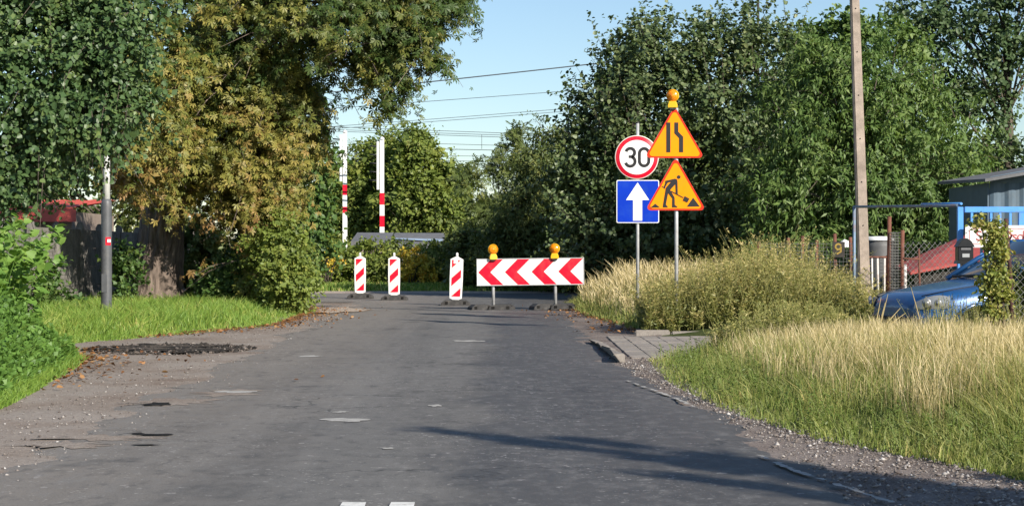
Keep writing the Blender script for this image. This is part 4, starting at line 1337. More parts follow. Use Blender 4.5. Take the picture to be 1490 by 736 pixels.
# ------------------------------------------------------------------ level crossing barriers and low roof behind the hedge
def crossing(px, top, bands, d, label):
    x = X(px, d)
    root = empty('crossing_barrier', (x, d, 0), label, 'barrier', 'raised level crossing barriers')
    mb = MB(); mb.box((0, .1, .55), (.5, .5, 1.1)); mb.box((0, .1, 1.15), (.62, .4, .3)); mb.build('drive_cabinet', M['roof_grey'], root, bevel=.03)
    zt = Z(top, d)
    zs_ = [Z(b, d) for b in bands]
    lo = 1.0
    cuts = [lo] + list(reversed(zs_)) + [zt]
    cuts = sorted(cuts)
    for i in range(len(cuts) - 1):
        m = M['red'] if i % 2 == 1 else M['white']
        if i == len(cuts) - 2: m = M['white']
        seg_ = MB(); w = .23 if i < len(cuts) - 2 else .2
        seg_.box((0, 0, (cuts[i] + cuts[i + 1]) / 2), (w, .12, cuts[i + 1] - cuts[i] - .004)); seg_.build('boom_band', m, root)
    zw = Z(bands[0] - 8, d)
    sk = MB(); sk.box((-.2, .02, (zt + zw) / 2 - .1), (.13, .08, (zt - zw))); sk.build('folded_skirt', M['white'], root)
    for j in range(5):
        zz = zt - .35 - j * .42
        r = MB(); r.tube([(-.27, 0, zz), (-.62, 0, zz + .03)], .035, 6); r.build('skirt_rod', M['black_plastic'], root)
    c = MB(); c.lathe([(.12, 0), (.1, .08), (.001, .14)], (0, 0, zt), 10); c.build('end_cap', M['white'], root)
    return root


crossing(502, 193, [269, 284, 301, 310], 90, 'left raised level crossing barrier, white above red and white bands')
crossing(556, 203, [281, 298, 314, 330], 88, 'right raised level crossing barrier, white above red and white bands')

root = empty('low_shed', (X(580, 76), 76, -.22), 'low flat shed with grey roof showing over the hedge', 'shed')
mb = MB(); mb.box((0, 1.2, .95), (3.6, 2.6, 1.9)); mb.build('wall', M['plaster'], root)
mb = MB()
mb.add([(-2.0, -.3, 2.02), (1.9, -.3, 1.88), (1.9, 2.8, 2.4), (-2.0, 2.8, 2.42), (-2.0, -.3, 1.8), (1.9, -.3, 1.7), (1.9, 2.8, 2.3), (-2.0, 2.8, 2.3)], [(0, 1, 2, 3), (4, 7, 6, 5), (0, 4, 5, 1), (1, 5, 6, 2), (2, 6, 7, 3), (3, 7, 4, 0)])
rf = mb.build('roof', M['roof_grey'], root)
mb = MB(); mb.add([(-.2, .2, 2.115), (1.85, .2, 2.0), (1.85, .9, 2.12), (-.2, .9, 2.17)], [(0, 1, 2, 3)])
mb.build('roof_sheet', M['roof_blue'], rf)

# ------------------------------------------------------------------ overhead wires
def wire(pts, d, r, label, sag=.4, ext=1100):
    (xa, ya), (xb, yb) = pts
    sl = (yb - ya) / (xb - xa)
    P0 = P(xa - 1150, ya - 1150 * sl, d); P1 = P(xb + ext, yb + ext * sl, d)
    n = 40
    mb = MB()
    mb.tube([P0.lerp(P1, i / n) + Vector((0, 0, -sag * (1 - (2 * i / n - 1) ** 2) + sag * .97)) for i in range(n + 1)], r, 5)
    tag(mb.build('overhead_wire', M['wire_dark'], None), label, 'wire', 'overhead wires crossing the sky')


wire(((560, 127), (860, 97)), 56, .019, 'thick dark cable, highest of the wires between the trees', .15, 243)
wire(((560, 153), (835, 135)), 56, .009, 'thin wire just below the highest cable', .15, 268)
wire(((560, 179), (790, 163.5)), 80, .012, 'third wire from the top, upper of a close slanting pair', .4, 500)
wire(((560, 182.5), (780, 168)), 80, .012, 'fourth wire from the top, lower of a close slanting pair', .4, 500)
wire(((470, 184), (770, 195)), 112, .018, 'upper of the three bundled catenary wires above the far trees')
wire(((470, 188), (770, 198)), 112, .018, 'middle of the three bundled catenary wires above the far trees')
wire(((470, 190.5), (770, 201)), 112, .018, 'lowest of the three bundled catenary wires above the far trees')
wire(((560, 207), (745, 212)), 112, .016, 'contact wire below the bundled catenary wires')
wire(((560, 215), (745, 219)), 112, .022, 'heavier contact wire second below the bundled catenary wires')
wire(((560, 225), (745, 228)), 118, .016, 'faint wire second from the bottom above the far trees')
wire(((560, 233), (745, 235)), 118, .018, 'lowest faint wire over the gap between the far trees')
mb = MB(); mb.tube([P(701, 196, 112), P(701, 217, 112)], .015, 5); tag(mb.build('wire_dropper', M['wire_dark']), 'short vertical dropper hanging between the catenary wires', 'wire')
mb = MB(); mb.tube([(X(1103, 56), 56, 0), (X(1103, 56), 56, 10.5)], [.06, .04], 8); tag(mb.build('antenna_mast', M['dark_wood']), 'thin dark mast poking up through the hazel crown', 'mast')

# ------------------------------------------------------------------ right side yard
d = 31.0
bx = X(1259, d); zg = float(H(bx, d))
root = empty('utility_pole', (bx, d, zg), 'tall square concrete utility pole rising out of the weeds', 'utility pole')
mb = MB()
topz = 9.2
lean = -.0335
sec = []
for z, w in ((-.2, .098), (topz, .058)):
    for sx, sy in ((-1, -1), (1, -1), (1, 1), (-1, 1)):
        sec.append((lean * z + sx * w, sy * w * 1.05, z))
mb.add(sec, [(0, 1, 5, 4), (1, 2, 6, 5), (2, 3, 7, 6), (3, 0, 4, 7), (4, 5, 6, 7), (3, 2, 1, 0)])
shaft = mb.build('shaft', M['concrete_pole'], root, bevel=.018)
for z in np.arange(.9, 9, .75):
    h = MB(); h.lathe([(.012, 0), (.012, -.004), (.001, -.004)], (lean * z, -(.103 - .0045 * z) - .001, z), 8, axis='Y'); h.build('step_hole', M['near_black'], shaft)
ca = MB(); ca.box((lean * 8.9, -.08, 8.8), (1.5, .08, .1)); ca.build('cross_arm', M['rust'], root)
for sx in (-.65, 0, .65):
    i_ = MB(); i_.lathe([(.02, 0), (.05, .03), (.05, .1), (.03, .14), (.001, .15)], (lean * 8.9 + sx, -.08, 8.85), 10); i_.build('insulator', M['white'], root)


def mesh_panel(name, parent, x0, x1, y0, y1, z0, z1, step=.075, r=.004, mat=None, diamond=False):
    mb = MB()
    L = math.hypot(x1 - x0, y1 - y0)
    def pt(u, z): return (x0 + (x1 - x0) * u / L, y0 + (y1 - y0) * u / L, z)
    if diamond:
        Hh = z1 - z0
        u = -Hh
        while u < L:
            for sgn in (1, -1):
                a, b = (u, z0), (u + Hh, z1)
                if sgn < 0: a, b = (u, z1), (u + Hh, z0)
                t0 = max(0, -a[0] / Hh); t1 = min(1, (L - a[0]) / Hh)
                if t1 > t0:
                    p = lambda t: pt(a[0] + t * Hh, a[1] + (b[1] - a[1]) * t)
                    mb.tube([p(t0), p(t1)], r, 3, cap=False)
            u += step * 1.4
    else:
        u = 0
        while u <= L:
            mb.tube([pt(u, z0), pt(u, z1)], r, 3, cap=False); u += step
        z = z0
        while z <= z1:
            w = random.uniform(-.01, .01)
            mb.tube([pt(0, z), pt(L * .5, z + w), pt(L, z)], r, 3, cap=False); z += step
    return mb.build(name, mat or M['wire'], parent)


# old mesh fence behind the weeds
d = 35.0
root = empty('wire_fence', (0, 0, 0), 'old wire mesh fence with rusty posts behind the tall weeds', 'fence')
pxs = [(1105, 352), (1150, 346), (1166, 343), (1187, 350), (1216, 340), (1240, 345)]
for px, py in pxs:
    mb = MB(); x = X(px, d); mb.tube([(x, d, -.1), (x + random.uniform(-.04, .04), d, Z(py, d))], .035, 8); mb.build('rusty_post', M['rust'], root)
for a, b in zip(pxs[:-1], pxs[1:]):
    mesh_panel('mesh', root, X(a[0], d), X(b[0], d), d - .04, d - .04, .15, Z(353, d), .07, .005)
bd = MB(); bd.box((X(1219, d), d - .09, Z(363, d)), (.24, .02, .3)); sgn = tag(bd.build('yellow_figure_sign', M['dark_wood']), 'small dark plate with a yellow curved figure on the mesh fence', 'sign')
mb = MB()
stroke_faces(mb, arc(X(1218.5, d), Z(359, d), .055, .055, 20, 340, 14), .032, d - .102)
stroke_faces(mb, [(X(1218.5, d) + .05, Z(359, d)), (X(1218.5, d) + .05, Z(366, d)), (X(1218.5, d) - .03, Z(369.5, d))], .032, d - .1025)
mb.build('yellow_figure', paint('faded_yellow', (.3, .2, .035), .8, .3, 30), sgn)
# clutter between fence and pole
rg = MB(); rg.add([(-.1, 0, 0), (.16, 0, 0), (.14, .1, .12), (.02, .05, .17), (-.08, .1, .1)], [(0, 1, 3), (1, 2, 3), (0, 3, 4)])
tag(rg.build('plastic_sheet', M['white'], None, (X(1228, 36.5), 36.5, Z(360, 36.5))), 'crumpled white plastic sheet showing over the mesh fence', 'plastic sheet')

d = 33.5
root = empty('rain_barrel', (X(1279, d), d, .1), 'dark ribbed barrel with a white lid behind the small gate', 'barrel')
zt = Z(346, d) - .1
pr = []
for i in range(13):
    z = i / 12 * (zt - .05); pr.append((.26 + (.012 if i % 2 else 0), z))
mb = MB(); mb.lathe([(.001, 0)] + pr + [(.001, zt - .05)], n=22); mb.build('drum', M['tank'], root)
mb = MB(); mb.lathe([(.29, 0), (.29, .04), (.2, .075), (.001, .08)], (0, 0, zt - .05), 22); mb.build('lid', M['white'], root)

d = 31.8
root = empty('small_gate', (X(1266, d), d, .1), 'low rusty gate with peeling white bars beside the pole', 'gate')
zz0, zz1 = .12, Z(374, d) - .1
xa, xb = X(1241, d) - X(1266, d), X(1291, d) - X(1266, d)
mb = MB()
for z in (zz0 + .05, zz1): mb.tube([(xa, 0, z), (xb, 0, z)], .018, 6)
for x in (xa, xb): mb.tube([(x, 0, zz0), (x, 0, zz1 + .03)], .022, 6)
mb.build('rusty_frame', M['rust'], root)
for px in (1243, 1247, 1251, 1269, 1277.5, 1286):
    x = X(px, d) - X(1266, d)
    mb = MB(); mb.tube([(x, -.03, zz0), (x + random.uniform(-.015, .015), -.03, zz1 - .02)], .018, 6); mb.build('white_bar', M['white_bar'], root)
mesh_panel('mesh', root, xa, xb, .03, .03, zz0, zz1, .06, .0045)

d = 31.0
root = empty('mesh_gatepost', (X(1302, d), d, .1), 'standing roll of wire mesh between two rusty posts', 'fence post')
for px, py in ((1292.5, 315), (1311.5, 335)):
    x = X(px, d) - X(1302, d)
    mb = MB(); mb.tube([(x, 0, -.1), (x + .02, 0, Z(py, d) - .1)], .036, 8); mb.build('rusty_post', M['rust'], root)
for j in range(4):
    mesh_panel('mesh_layer', root, X(1294, d) - X(1302, d), X(1310, d) - X(1302, d), -.05 + j * .05, -.03 + j * .05, .05, Z(338, d) - .1, .05, .0055)
x = X(1317, d) - X(1302, d)
mb = MB(); mb.tube([(x, 0, -.1), (x, 0, Z(385, d) - .1)], .03, 8); mb.build('white_stub_post', M['white_bar'], root)

d = 30.2
root = empty('chain_link_fence', (X(1345, d), d, .1), 'sagging chain link panel in front of the low red roof', 'fence')
mesh_panel('mesh', root, X(1314, d) - X(1345, d), X(1392, d) - X(1345, d), 0, .3, .2, Z(352, d) - .1, .075, .0045, diamond=True)
mb = MB(); mb.tube([(X(1314, d) - X(1345, d), 0, Z(376, d) - .1), (X(1340, d) - X(1345, d), .1, Z(377, d) - .1)], .016, 6); mb.tube([(X(1341, d) - X(1345, d), .1, 0), (X(1339, d) - X(1345, d), .1, Z(362, d) - .1)], .018, 6)
mb.build('rusty_brace', M['rust'], root)

# low red roofed shelter
d = 32.0
root = empty('low_shelter', (X(1385, d), d, .1), 'low dark shelter with a faded red sloping roof', 'shelter')
xa, xb = X(1316, d) - X(1385, d), X(1445, d) - X(1385, d)
za, zb3 = Z(395, d) - .1, Z(362, d) - .1
mb = MB()
mb.add([(xa, -.5, za), (xb, -.5, zb3 - .1), (xb, 1.2, zb3 + .35), (xa + .1, 1.2, za + .1), (xa, -.5, za - .05), (xb, -.5, zb3 - .15), (xb, 1.2, zb3 + .3), (xa + .1, 1.2, za + .05)], [(0, 1, 2, 3), (4, 7, 6, 5), (0, 4, 5, 1), (1, 5, 6, 2), (2, 6, 7, 3), (3, 7, 4, 0)])
mb.build('roof', M['red_roof'], root)
n = 9
for i in range(n):
    u0, u1 = i / n, (i + 1) / n
    x0_, x1_ = xa + .1 + (xb - xa - .15) * u0, xa + .1 + (xb - xa - .15) * u1 - .015
    zc = za + (zb3 - .1 - za) * u0 - .1
    b = MB(); b.box(((x0_ + x1_) / 2, -.35, zc / 2), (x1_ - x0_, .03, zc)); b.build('wall_board', M['dark_wood'], root)

# blue sheet shed
d = 36.0
x0 = X(1440, d)
root = empty('sheet_metal_shed', (x0, d, .1), 'blue grey corrugated metal shed at the right edge', 'shed')
zt = Z(266, d) - .1
def corrug(x0, x1, y, z0, z1, n, amp):
    mb = MB(); vv = []
    for i in range(n + 1):
        x = x0 + (x1 - x0) * i / n; o = amp if (i % 4) in (1, 2) else 0
        vv += [(x, y - o, z0), (x, y - o, z1)]
    mb.add(vv, [(2 * i, 2 * i + 2, 2 * i + 3, 2 * i + 1) for i in range(n)])
    return mb
cb = corrug(0, 4.2, 0, 0, zt, 56, .03); cb.build('front_wall', M['shed_sheet'], root)
sw = MB(); sw.box((-.02, 1.6, zt / 2), (.04, 3.18, zt)); sw.build('side_wall', M['shed_sheet'], root)
bw = MB(); bw.box((2.1, 3.2, zt / 2), (4.2, .04, zt)); bw.build('back_wall', M['shed_sheet'], root)
sw = MB(); sw.box((4.22, 1.6, zt / 2), (.04, 3.18, zt)); sw.build('side_wall', M['shed_sheet'], root)
mb = MB()
rz0 = Z(266, d) - .1 + .0; rs = (Z(255, d) - Z(266, d)) / (X(1490, d) - X(1425, d))
xa, xb = X(1424, d) - x0, 4.5
mb.add([(xa, -.5, rz0), (xb, -.5, rz0 + rs * (xb - xa)), (xb, 3.5, rz0 + rs * (xb - xa) + .1), (xa, 3.5, rz0 + .1)] + [(xa, -.5, rz0 + .06), (xb, -.5, rz0 + rs * (xb - xa) + .06), (xb, 3.5, rz0 + rs * (xb - xa) + .16), (xa, 3.5, rz0 + .16)],
       [(0, 3, 2, 1), (4, 5, 6, 7), (0, 1, 5, 4), (1, 2, 6, 5), (2, 3, 7, 6), (3, 0, 4, 7)])
mb.build('roof', M['roof_grey'], root)
tr = MB(); tr.add([(0, -.035, zt), (4.2, -.035, zt), (4.2, -.035, zt + rs * 4.2 + .2), (0, -.035, zt + .12)], [(0, 1, 2, 3)]); tr.build('gable_strip', M['shed_sheet'], root)

# blue gate with the side post and top pipe
d = 26.5
root = empty('blue_gate', (X(1394, d), d, .1), 'bright blue steel gate frame with bars and a long top pipe', 'gate')
rx = lambda px: X(px, d) - X(1394, d)
rz = lambda py: Z(py, d) - .1
t = .085
mb = MB()
mb.box(((rx(1394) + rx(1400)) / 2, 0, (rz(301) + .1) / 2), (rx(1402.5) - rx(1394), .06, rz(301) - .1))
mb.build('gate_stile', M['blue_paint'], root, bevel=.006)
mb = MB(); mb.box(((rx(1403) + rx(1560)) / 2, 0, rz(305)), (rx(1560) - rx(1403), .06, rz(301) - rz(309.5))); mb.build('top_rail', M['blue_paint'], root, bevel=.006)
mb = MB(); mb.box(((rx(1403) + rx(1560)) / 2, 0, .2), (rx(1560) - rx(1403), .055, .07)); mb.build('bottom_rail', M['blue_paint'], root, bevel=.006)
mb = MB(); mb.box((rx(1486), 0, (rz(309.5) + .24) / 2), (rx(1490) - rx(1481), .058, rz(309.5) - .24)); mb.build('gate_stile', M['blue_paint'], root, bevel=.006)
for px in (1414, 1428, 1442, 1455, 1470, 1500, 1515, 1530, 1545):
    b = MB(); b.box((rx(px), 0, (rz(309.6) + .24) / 2), (.034, .034, rz(309.6) - .24)); b.build('gate_bar', M['blue_paint'], root)
b = MB(); b.box((rx(1560), 0, rz(301) / 2 + .02), (.085, .06, rz(301))); b.build('gate_stile', M['blue_paint'], root)
pp = MB(); pp.tube([(rx(1310.6), 3.6, rz(301) + .094), (rx(1376), 1.6, rz(300.5) + .045), (rx(1394), .0, rz(300) + .01)], .022, 8); pp.build('top_pipe', M['blue_pipe'], root)
pp = MB(); pp.tube([(rx(1376), 1.55, rz(299) + .06), (rx(1398), -.04, rz(299.5) + .03)], .02, 8); pp.build('top_pipe', M['blue_paint'], root)
pp = MB(); pp.tube([(rx(1310.6), 3.6, -.1), (rx(1310.6), 3.6, rz(301) + .1)], .026, 8); pp.build('corner_post', M['blue_pipe'], root)

# white sign board with faded red lettering, hung on the gate
d = 26.4
root = empty('sign_board', (X(1404, d), d, 0), 'white board with faded red lettering hung on the blue gate', 'sign')
wz0, wz1 = Z(360, d), Z(328, d)
bw = X(1545, d) - X(1404, d)
mb = MB(); mb.prism(rounded_poly([(0, wz0), (bw, wz0), (bw, wz1), (0, wz1)], .02, 3), -.03, -.008); mb.build('panel', M['board_white'], root)
mb = MB(); pol = rounded_poly([(.06, wz0 + .055), (bw - .06, wz0 + .055), (bw - .06, wz1 - .05), (.06, wz1 - .05)], .05, 5)
stroke_faces(mb, pol, .009, -.033, True); mb.build('border_line', M['letter'], root)


def text_mesh(s, size, name, mat, parent, loc, rz=0.0, ext=0.0, offset=0.0):
    c = bpy.data.curves.new(name, 'FONT')
    c.body = s; c.size = size; c.offset = offset
    o = bpy.data.objects.new(name, c)
    col.objects.link(o)
    dg = bpy.context.evaluated_depsgraph_get()
    me = bpy.data.meshes.new_from_object(o.evaluated_get(dg))
    bpy.data.objects.remove(o)
    me.materials.clear(); me.materials.append(mat)
    o = bpy.data.objects.new(name, me)
    col.objects.link(o); o.parent = parent
    o.location = loc; o.rotation_euler = (PI / 2, 0, rz)
    return o


for ch_, px in (('S', 1419), ('D', 1457), ('y', 1464.5), ('s', 1472), ('o', 1478.5), ('F', 1486)):
    text_mesh(ch_, .21 if ch_.isupper() else .2, 'letter', M['letter'], root, (X(px, d) - X(1404, d), -.034, Z(350, d)), offset=.002)

# mailbox
d = 24.6
root = empty('mailbox', (X(1403, d), d, .08), 'black house shaped mailbox on a pale post behind the car', 'mailbox')
w = (X(1416, d) - X(1390, d)) / 2
zb_, zt_ = Z(379, d) - .08, Z(352, d) - .08
mb = MB(); mb.prism([(-w * .85, zb_), (w * .85, zb_), (w * .85, zt_ - .07), (-w * .85, zt_ - .07)], -.09, .09); bo = mb.build('box', M['mailbox'], root, bevel=.006)
mb = MB(); mb.prism([(-w, zt_ - .07), (w, zt_ - .07), (w * .6, zt_ + .01), (w * .15, zt_ + .05), (-w * .15, zt_ + .05), (-w * .6, zt_ + .01)], -.11, .11); mb.build('roof', M['mailbox'], root, bevel=.005)
mb = MB(); mb.prism([(-w * 1.0, zb_ - .045), (w * 1.0, zb_ - .045), (w * .9, zb_), (-w * .9, zb_)], -.11, .1); mb.build('foot_tray', M['mailbox'], root)
mb = MB(); mb.box((0, -.0935, zb_ + .16), (w * 1.1, .008, .03)); mb.build('letter_slot', M['roof_grey'], root)
mb = MB(); mb.box((0, -.0935, zb_ + .07), (w * .8, .006, .05)); mb.build('name_plate', M['sign_back'], root)
mb = MB(); mb.box((.03, 0, (zb_ - .045) / 2), (.15, .1, zb_ - .045)); mb.build('post', M['white_bar'], root)
mb = MB(); mb.box((.03, -.053, zb_ - .14), (.1, .006, .12)); mb.build('notice', M['white'], root)

# leaning rusty post, chain link and creeper at the right edge
d = 18.6
root = empty('yard_fence', (X(1467, d), d, .1), 'chain link fence on a dark rusty leaning post at the right edge', 'fence')
r0 = lambda px: X(px, d) - X(1467, d)
mb = MB(); mb.tube([(r0(1474), 0, -.1), (r0(1470), 0, Z(400, d) - .1), (r0(1463.5), 0, Z(318, d) - .1)], [.026, .024, .02], 8); mb.build('rusty_post', M['rust_dark'], root)
mesh_panel('mesh', root, r0(1440), r0(1640), .03, .3, .1, Z(372, d) - .1, .055, .0028, diamond=True)
mb = MB(); mb.tube([(r0(1436), .03, Z(373, d) - .1), (r0(1470), .02, Z(371, d) - .1), (r0(1640), .3, Z(365, d) - .1)], .004, 5); mb.build('top_wire', M['rust_dark'], root)
for px in (1560, 1640):
    mb = MB(); mb.tube([(r0(px), .2, -.1), (r0(px), .2, Z(350, d) - .1)], .024, 8); mb.build('rusty_post', M['rust_dark'], root)
d = 18.4
shrub('creeper', 'yellow green creeper climbing a fence post beside the blue car', [E(1448, 395, d, .07, .08, .35, 26), E(1446, 345, d, .06, .07, .14, 13), E(1450, 440, d, .09, .1, .2, 20), E(1428, 322, d, .04, .04, .05, 2)], M['leaf_creeper'], .036, 'oval', group=None, shoots=7, length=.13, leaves=10, cat='creeper', scatter=.02, hang=.6)
shrub('bramble', 'dark brambles tangled in the chain link at the right edge', [E(1500, 420, 19.3, .22, .2, .28, 22), E(1475, 430, 19.4, .25, .2, .22, 20)], M['leaf_dark'], .05, 'oval', group=None, shoots=6, length=.2, leaves=9, cat='shrub', scatter=.02)


# ------------------------------------------------------------------ blue hatchback
def build_car():
    yaw = math.radians(17)
    root = empty('parked_car', (X(1272, 22.0), 22.0, .07), 'dark blue hatchback parked nose out behind the tall grass', 'car')
    # local axes: +x runs from the nose to the tail, +y away from the camera side
    root.rotation_euler = (0, 0, yaw)
    root.location = (X(1289, 22.0), 21.75, .03)
    st = [(0.0, .60, .50, .38), (.05, .69, .60, .28), (.14, .755, .67, .22), (.32, .80, .735, .2), (.6, .845, .785, .2), (.9, .89, .81, .2), (1.15, .93, .82, .2), (1.3, .955, .825, .2), (1.7, .95, .83, .2), (2.3, .96, .835, .2), (2.9, .975, .83, .2), (3.4, .985, .81, .22), (3.68, .97, .77, .26), (3.8, .85, .72, .32), (3.84, .62, .66, .4)]
    def section(top, w, low):
        return [(0, top + .015), (w * .45, top + .01), (w * .74, top - .005), (w * .88, top - .035), (w * .955, top - .1), (w * .985, top - .2), (w, top - .3 if top > .7 else top - .15), (w * .995, .46), (w * .98, .36), (w * .96, low + .05), (w * .85, low), (0, low - .01)]
    mb = MB(); rings = []
    for (x, t_, w, low) in st:
        half = section(t_, w, low)
        ring = [(x + (0.05 * (abs(q[0]) / w) ** 2 if x < .3 else 0), -q[0], q[1]) for q in half] + [(x + (0.05 * (abs(q[0]) / w) ** 2 if x < .3 else 0), q[0], q[1]) for q in reversed(half[1:-1])]
        rings.append(ring)
    n = len(rings[0])
    vv = [p for r in rings for p in r]
    ff = []
    for i in range(len(rings) - 1):
        for k in range(n):
            ff.append((i * n + k, (i + 1) * n + k, (i + 1) * n + (k + 1) % n, i * n + (k + 1) % n)[::-1])
    ff.append(tuple(range(n))[::-1]); ff.append(tuple((len(rings) - 1) * n + k for k in range(n)))
    mb.add(vv, ff, 0, True)
    body = mb.build('body', M['car'], root)
    for m_ in body.data.polygons: m_.use_smooth = True
    bm = bmesh.new(); bm.from_mesh(body.data); bmesh.ops.recalc_face_normals(bm, faces=bm.faces)
    bmesh.ops.subdivide_edges(bm, edges=bm.edges, cuts=1, use_grid_fill=True, smooth=.6)
    bm.to_mesh(body.data); bm.free()
    # wheel arches cut out of the body
    cut = MB()
    for x in (.74, 3.1):
        cut.lathe([(.001, -1.2), (.345, -1.2), (.345, 1.2), (.001, 1.2)], (x, 0, .31), 28, axis='Y')
    co = cut.build('cutter', M['black_plastic'])
    bmc = bmesh.new(); bmc.from_mesh(co.data); bmesh.ops.remove_doubles(bmc, verts=bmc.verts, dist=.003); bmesh.ops.recalc_face_normals(bmc, faces=bmc.faces); bmc.to_mesh(co.data); bmc.free()
    co.parent = root
    md = body.modifiers.new('b', 'BOOLEAN'); md.object = co; md.operation = 'DIFFERENCE'; md.solver = 'EXACT'
    bpy.context.view_layer.update()
    dg = bpy.context.evaluated_depsgraph_get()
    me = bpy.data.meshes.new_from_object(body.evaluated_get(dg))
    body.modifiers.clear()
    if len(me.polygons) > 50: body.data = me
    bpy.data.objects.remove(co)
    # inner arch liners and axle beam
    for x in (.74, 3.1):
        li = MB(); li.box((x, 0, .5), (.6, 1.3, .25)); li.box((x, 0, .33), (.1, 1.3, .1)); li.build('arch_liner', M['black_plastic'], root)
    for x in (.74, 3.1):
        for s in (-1, 1):
            y = s * .70
            w = MB(); w.lathe([(.19, -.09), (.26, -.1), (.285, -.075), (.292, 0), (.285, .075), (.26, .1), (.19, .09)], n=28, axis='Y')
            wo_ = w.build('wheel', M['tyre'], root, (x, y, .292))
            r = MB(); r.lathe([(.001, s * .07), (.05, s * .075), (.07, s * .05), (.17, s * .045), (.195, s * .08), (.195, -s * .08)], n=28, axis='Y'); r.build('rim', M['rim'], wo_)
            # flared arch lip
            a = MB()
            pts = [(x + .352 * math.cos(th), s * (.822 if x < 2 else .826), .31 + .352 * math.sin(th)) for th in np.linspace(-.15, PI + .15, 18)]
            a.tube(pts, .022, 6); a.build('arch_lip', M['car'], root)
    # greenhouse
    pr = {'ws0': (1.22, .955), 'ws1': (1.98, 1.40), 'rf': (2.5, 1.445), 'rr': (3.3, 1.40), 'rw': (3.66, .985)}
    wb, wr = .70, .53
    def q(x, z, s):   # side curve between belt and roof
        u = min(1, max(0, (z - .955) / .45)); return (x, s * (wb + (wr - wb) * u), z)
    g = MB(); g.add([(1.24, -.66, .955), (1.16, -.3, .965), (1.16, .3, .965), (1.24, .66, .955), (1.98, .5, 1.4), (1.93, .2, 1.415), (1.93, -.2, 1.415), (1.98, -.5, 1.4)], [(0, 1, 6, 7), (1, 2, 5, 6), (2, 3, 4, 5)], 0, True); g.build('windscreen', M['glass'], root)
    g = MB(); g.add([(3.3, -.49, 1.385), (3.3, .49, 1.385), (3.66, .63, .99), (3.66, -.63, .99)], [(0, 1, 2, 3)]); g.build('rear_window', M['glass'], root)
    for s in (-1, 1):
        for poly in ([(1.42, .965), (2.34, .965), (2.34, 1.395), (2.08, 1.39)], [(2.42, .965), (3.3, .985), (3.1, 1.37), (2.42, 1.395)]):
            g = MB(); g.add([q(p[0], p[1], s) for p in poly], [(0, 1, 2, 3)]); g.build('side_window', M['glass'], root)
        p_ = MB(); p_.tube([(1.2, s * .72, .94), (1.6, s * .63, 1.2), (2.0, s * .535, 1.405)], .032, 8); p_.tube([(2.0, s * .535, 1.405), (2.5, s * .545, 1.43), (3.3, s * .52, 1.39)], .034, 8); p_.tube([(3.3, s * .52, 1.39), (3.7, s * .69, .97)], .06, 8); p_.tube([(2.38, s * .71, .95), (2.38, s * .55, 1.41)], .034, 8)
        p_.build('pillar', M['car'], root)
        h = MB(); h.box((2.25, s * .845, .83), (.17, .03, .035)); h.build('door_handle', M['car'], root, bevel=.008)
        mr_ = MB(); mr_.lathe([(.001, -.06), (.06, -.045), (.085, 0), (.075, .05), (.001, .07)], (1.52, s * .87, 1.0), 14, axis='X'); mr_.tube([(1.54, s * .74, .96), (1.53, s * .84, .985)], .025, 6); mr_.build('door_mirror', M['car'], root)
        dl = MB(); dl.tube([(1.32, s * .829, .92), (1.30, s * .84, .6), (1.34, s * .83, .3)], .005, 4); dl.tube([(2.38, s * .835, .92), (2.38, s * .845, .6), (2.36, s * .84, .3)], .005, 4); dl.build('door_gap', M['black_plastic'], root)
        # headlight: rounded lens wrapped round the corner
        hl = MB(); vv = []
        nu, nv = 7, 5
        for j in range(nv):
            for i in range(nu):
                u, v = i / (nu - 1), j / (nv - 1)
                x = .0 + .33 * u; yy_ = .49 + .25 * u ** .62
                z = .60 + .012 * u + (.145 - .05 * (2 * abs(u - .55)) ** 2 + .03 * u) * v
                bul = .02 * math.sin(PI * v) * math.sin(PI * u)
                vv.append((x + .045 - .05 * (1 - v) * 0 - bul - .012 + .03 * v, s * (yy_ + bul + .012 - .02 * v), z))
        fq = [(j * nu + i, j * nu + i + 1, (j + 1) * nu + i + 1, (j + 1) * nu + i) for j in range(nv - 1) for i in range(nu - 1)]
        hl.add(vv, fq if s < 0 else [f[::-1] for f in fq], 0, True); hl.build('headlight', M['headlight'], root)
        for (hx_, hy_, hr) in ((.105, .655, .052), (.21, .735, .04)):
            rf_ = MB(); rf_.lathe([(.001, -.012), (hr * .45, -.012), (hr * .5, -.004), (hr, -.016), (hr * 1.08, -.004)], (0, 0, 0), 18, axis='Y'); ro = rf_.build('lamp_reflector', M['rim'], root, (hx_ + .0, s * (hy_ + .024), .68)); ro.rotation_euler = (0, 0, -.75 if s < 0 else PI + .75)
        i_ = MB(); i_.lathe([(.001, -.02), (.03, -.015), (.045, 0), (.04, .01)], (1.13, s * .822, .70), 12, axis='Y'); i_.build('side_indicator', M['indicator'], root)
        tl = MB(); tl.box((3.76, s * .66, .82), (.1, .14, .3)); tl.build('tail_light', M['red'], root, bevel=.02)
    r = MB(); vv = []
    for x, z, w in ((1.93, 1.405, .5), (2.1, 1.435, .53), (2.5, 1.455, .54), (2.9, 1.445, .535), (3.33, 1.395, .5)):
        for t_ in (-1, -.6, 0, .6, 1): vv.append((x, t_ * w, z - .025 * t_ * t_))
    r.add(vv, [(i * 5 + k, i * 5 + k + 1, i * 5 + k + 6, i * 5 + k + 5) for i in range(4) for k in range(4)], 0, True); r.build('roof', M['car'], root)
    it = MB(); it.box((2.4, 0, .9), (1.6, 1.1, .3)); it.box((2.2, -.33, 1.1), (.15, .4, .5)); it.box((2.2, .33, 1.1), (.15, .4, .5)); it.build('seats', M['black_plastic'], root)
    b = MB(); b.box((.02, 0, .42), (.1, 1.05, .16)); b.build('front_grille', M['black_plastic'], root, bevel=.02)
    b = MB(); b.box((-.005, 0, .33), (.03, .52, .11)); b.build('number_plate', M['white'], root)
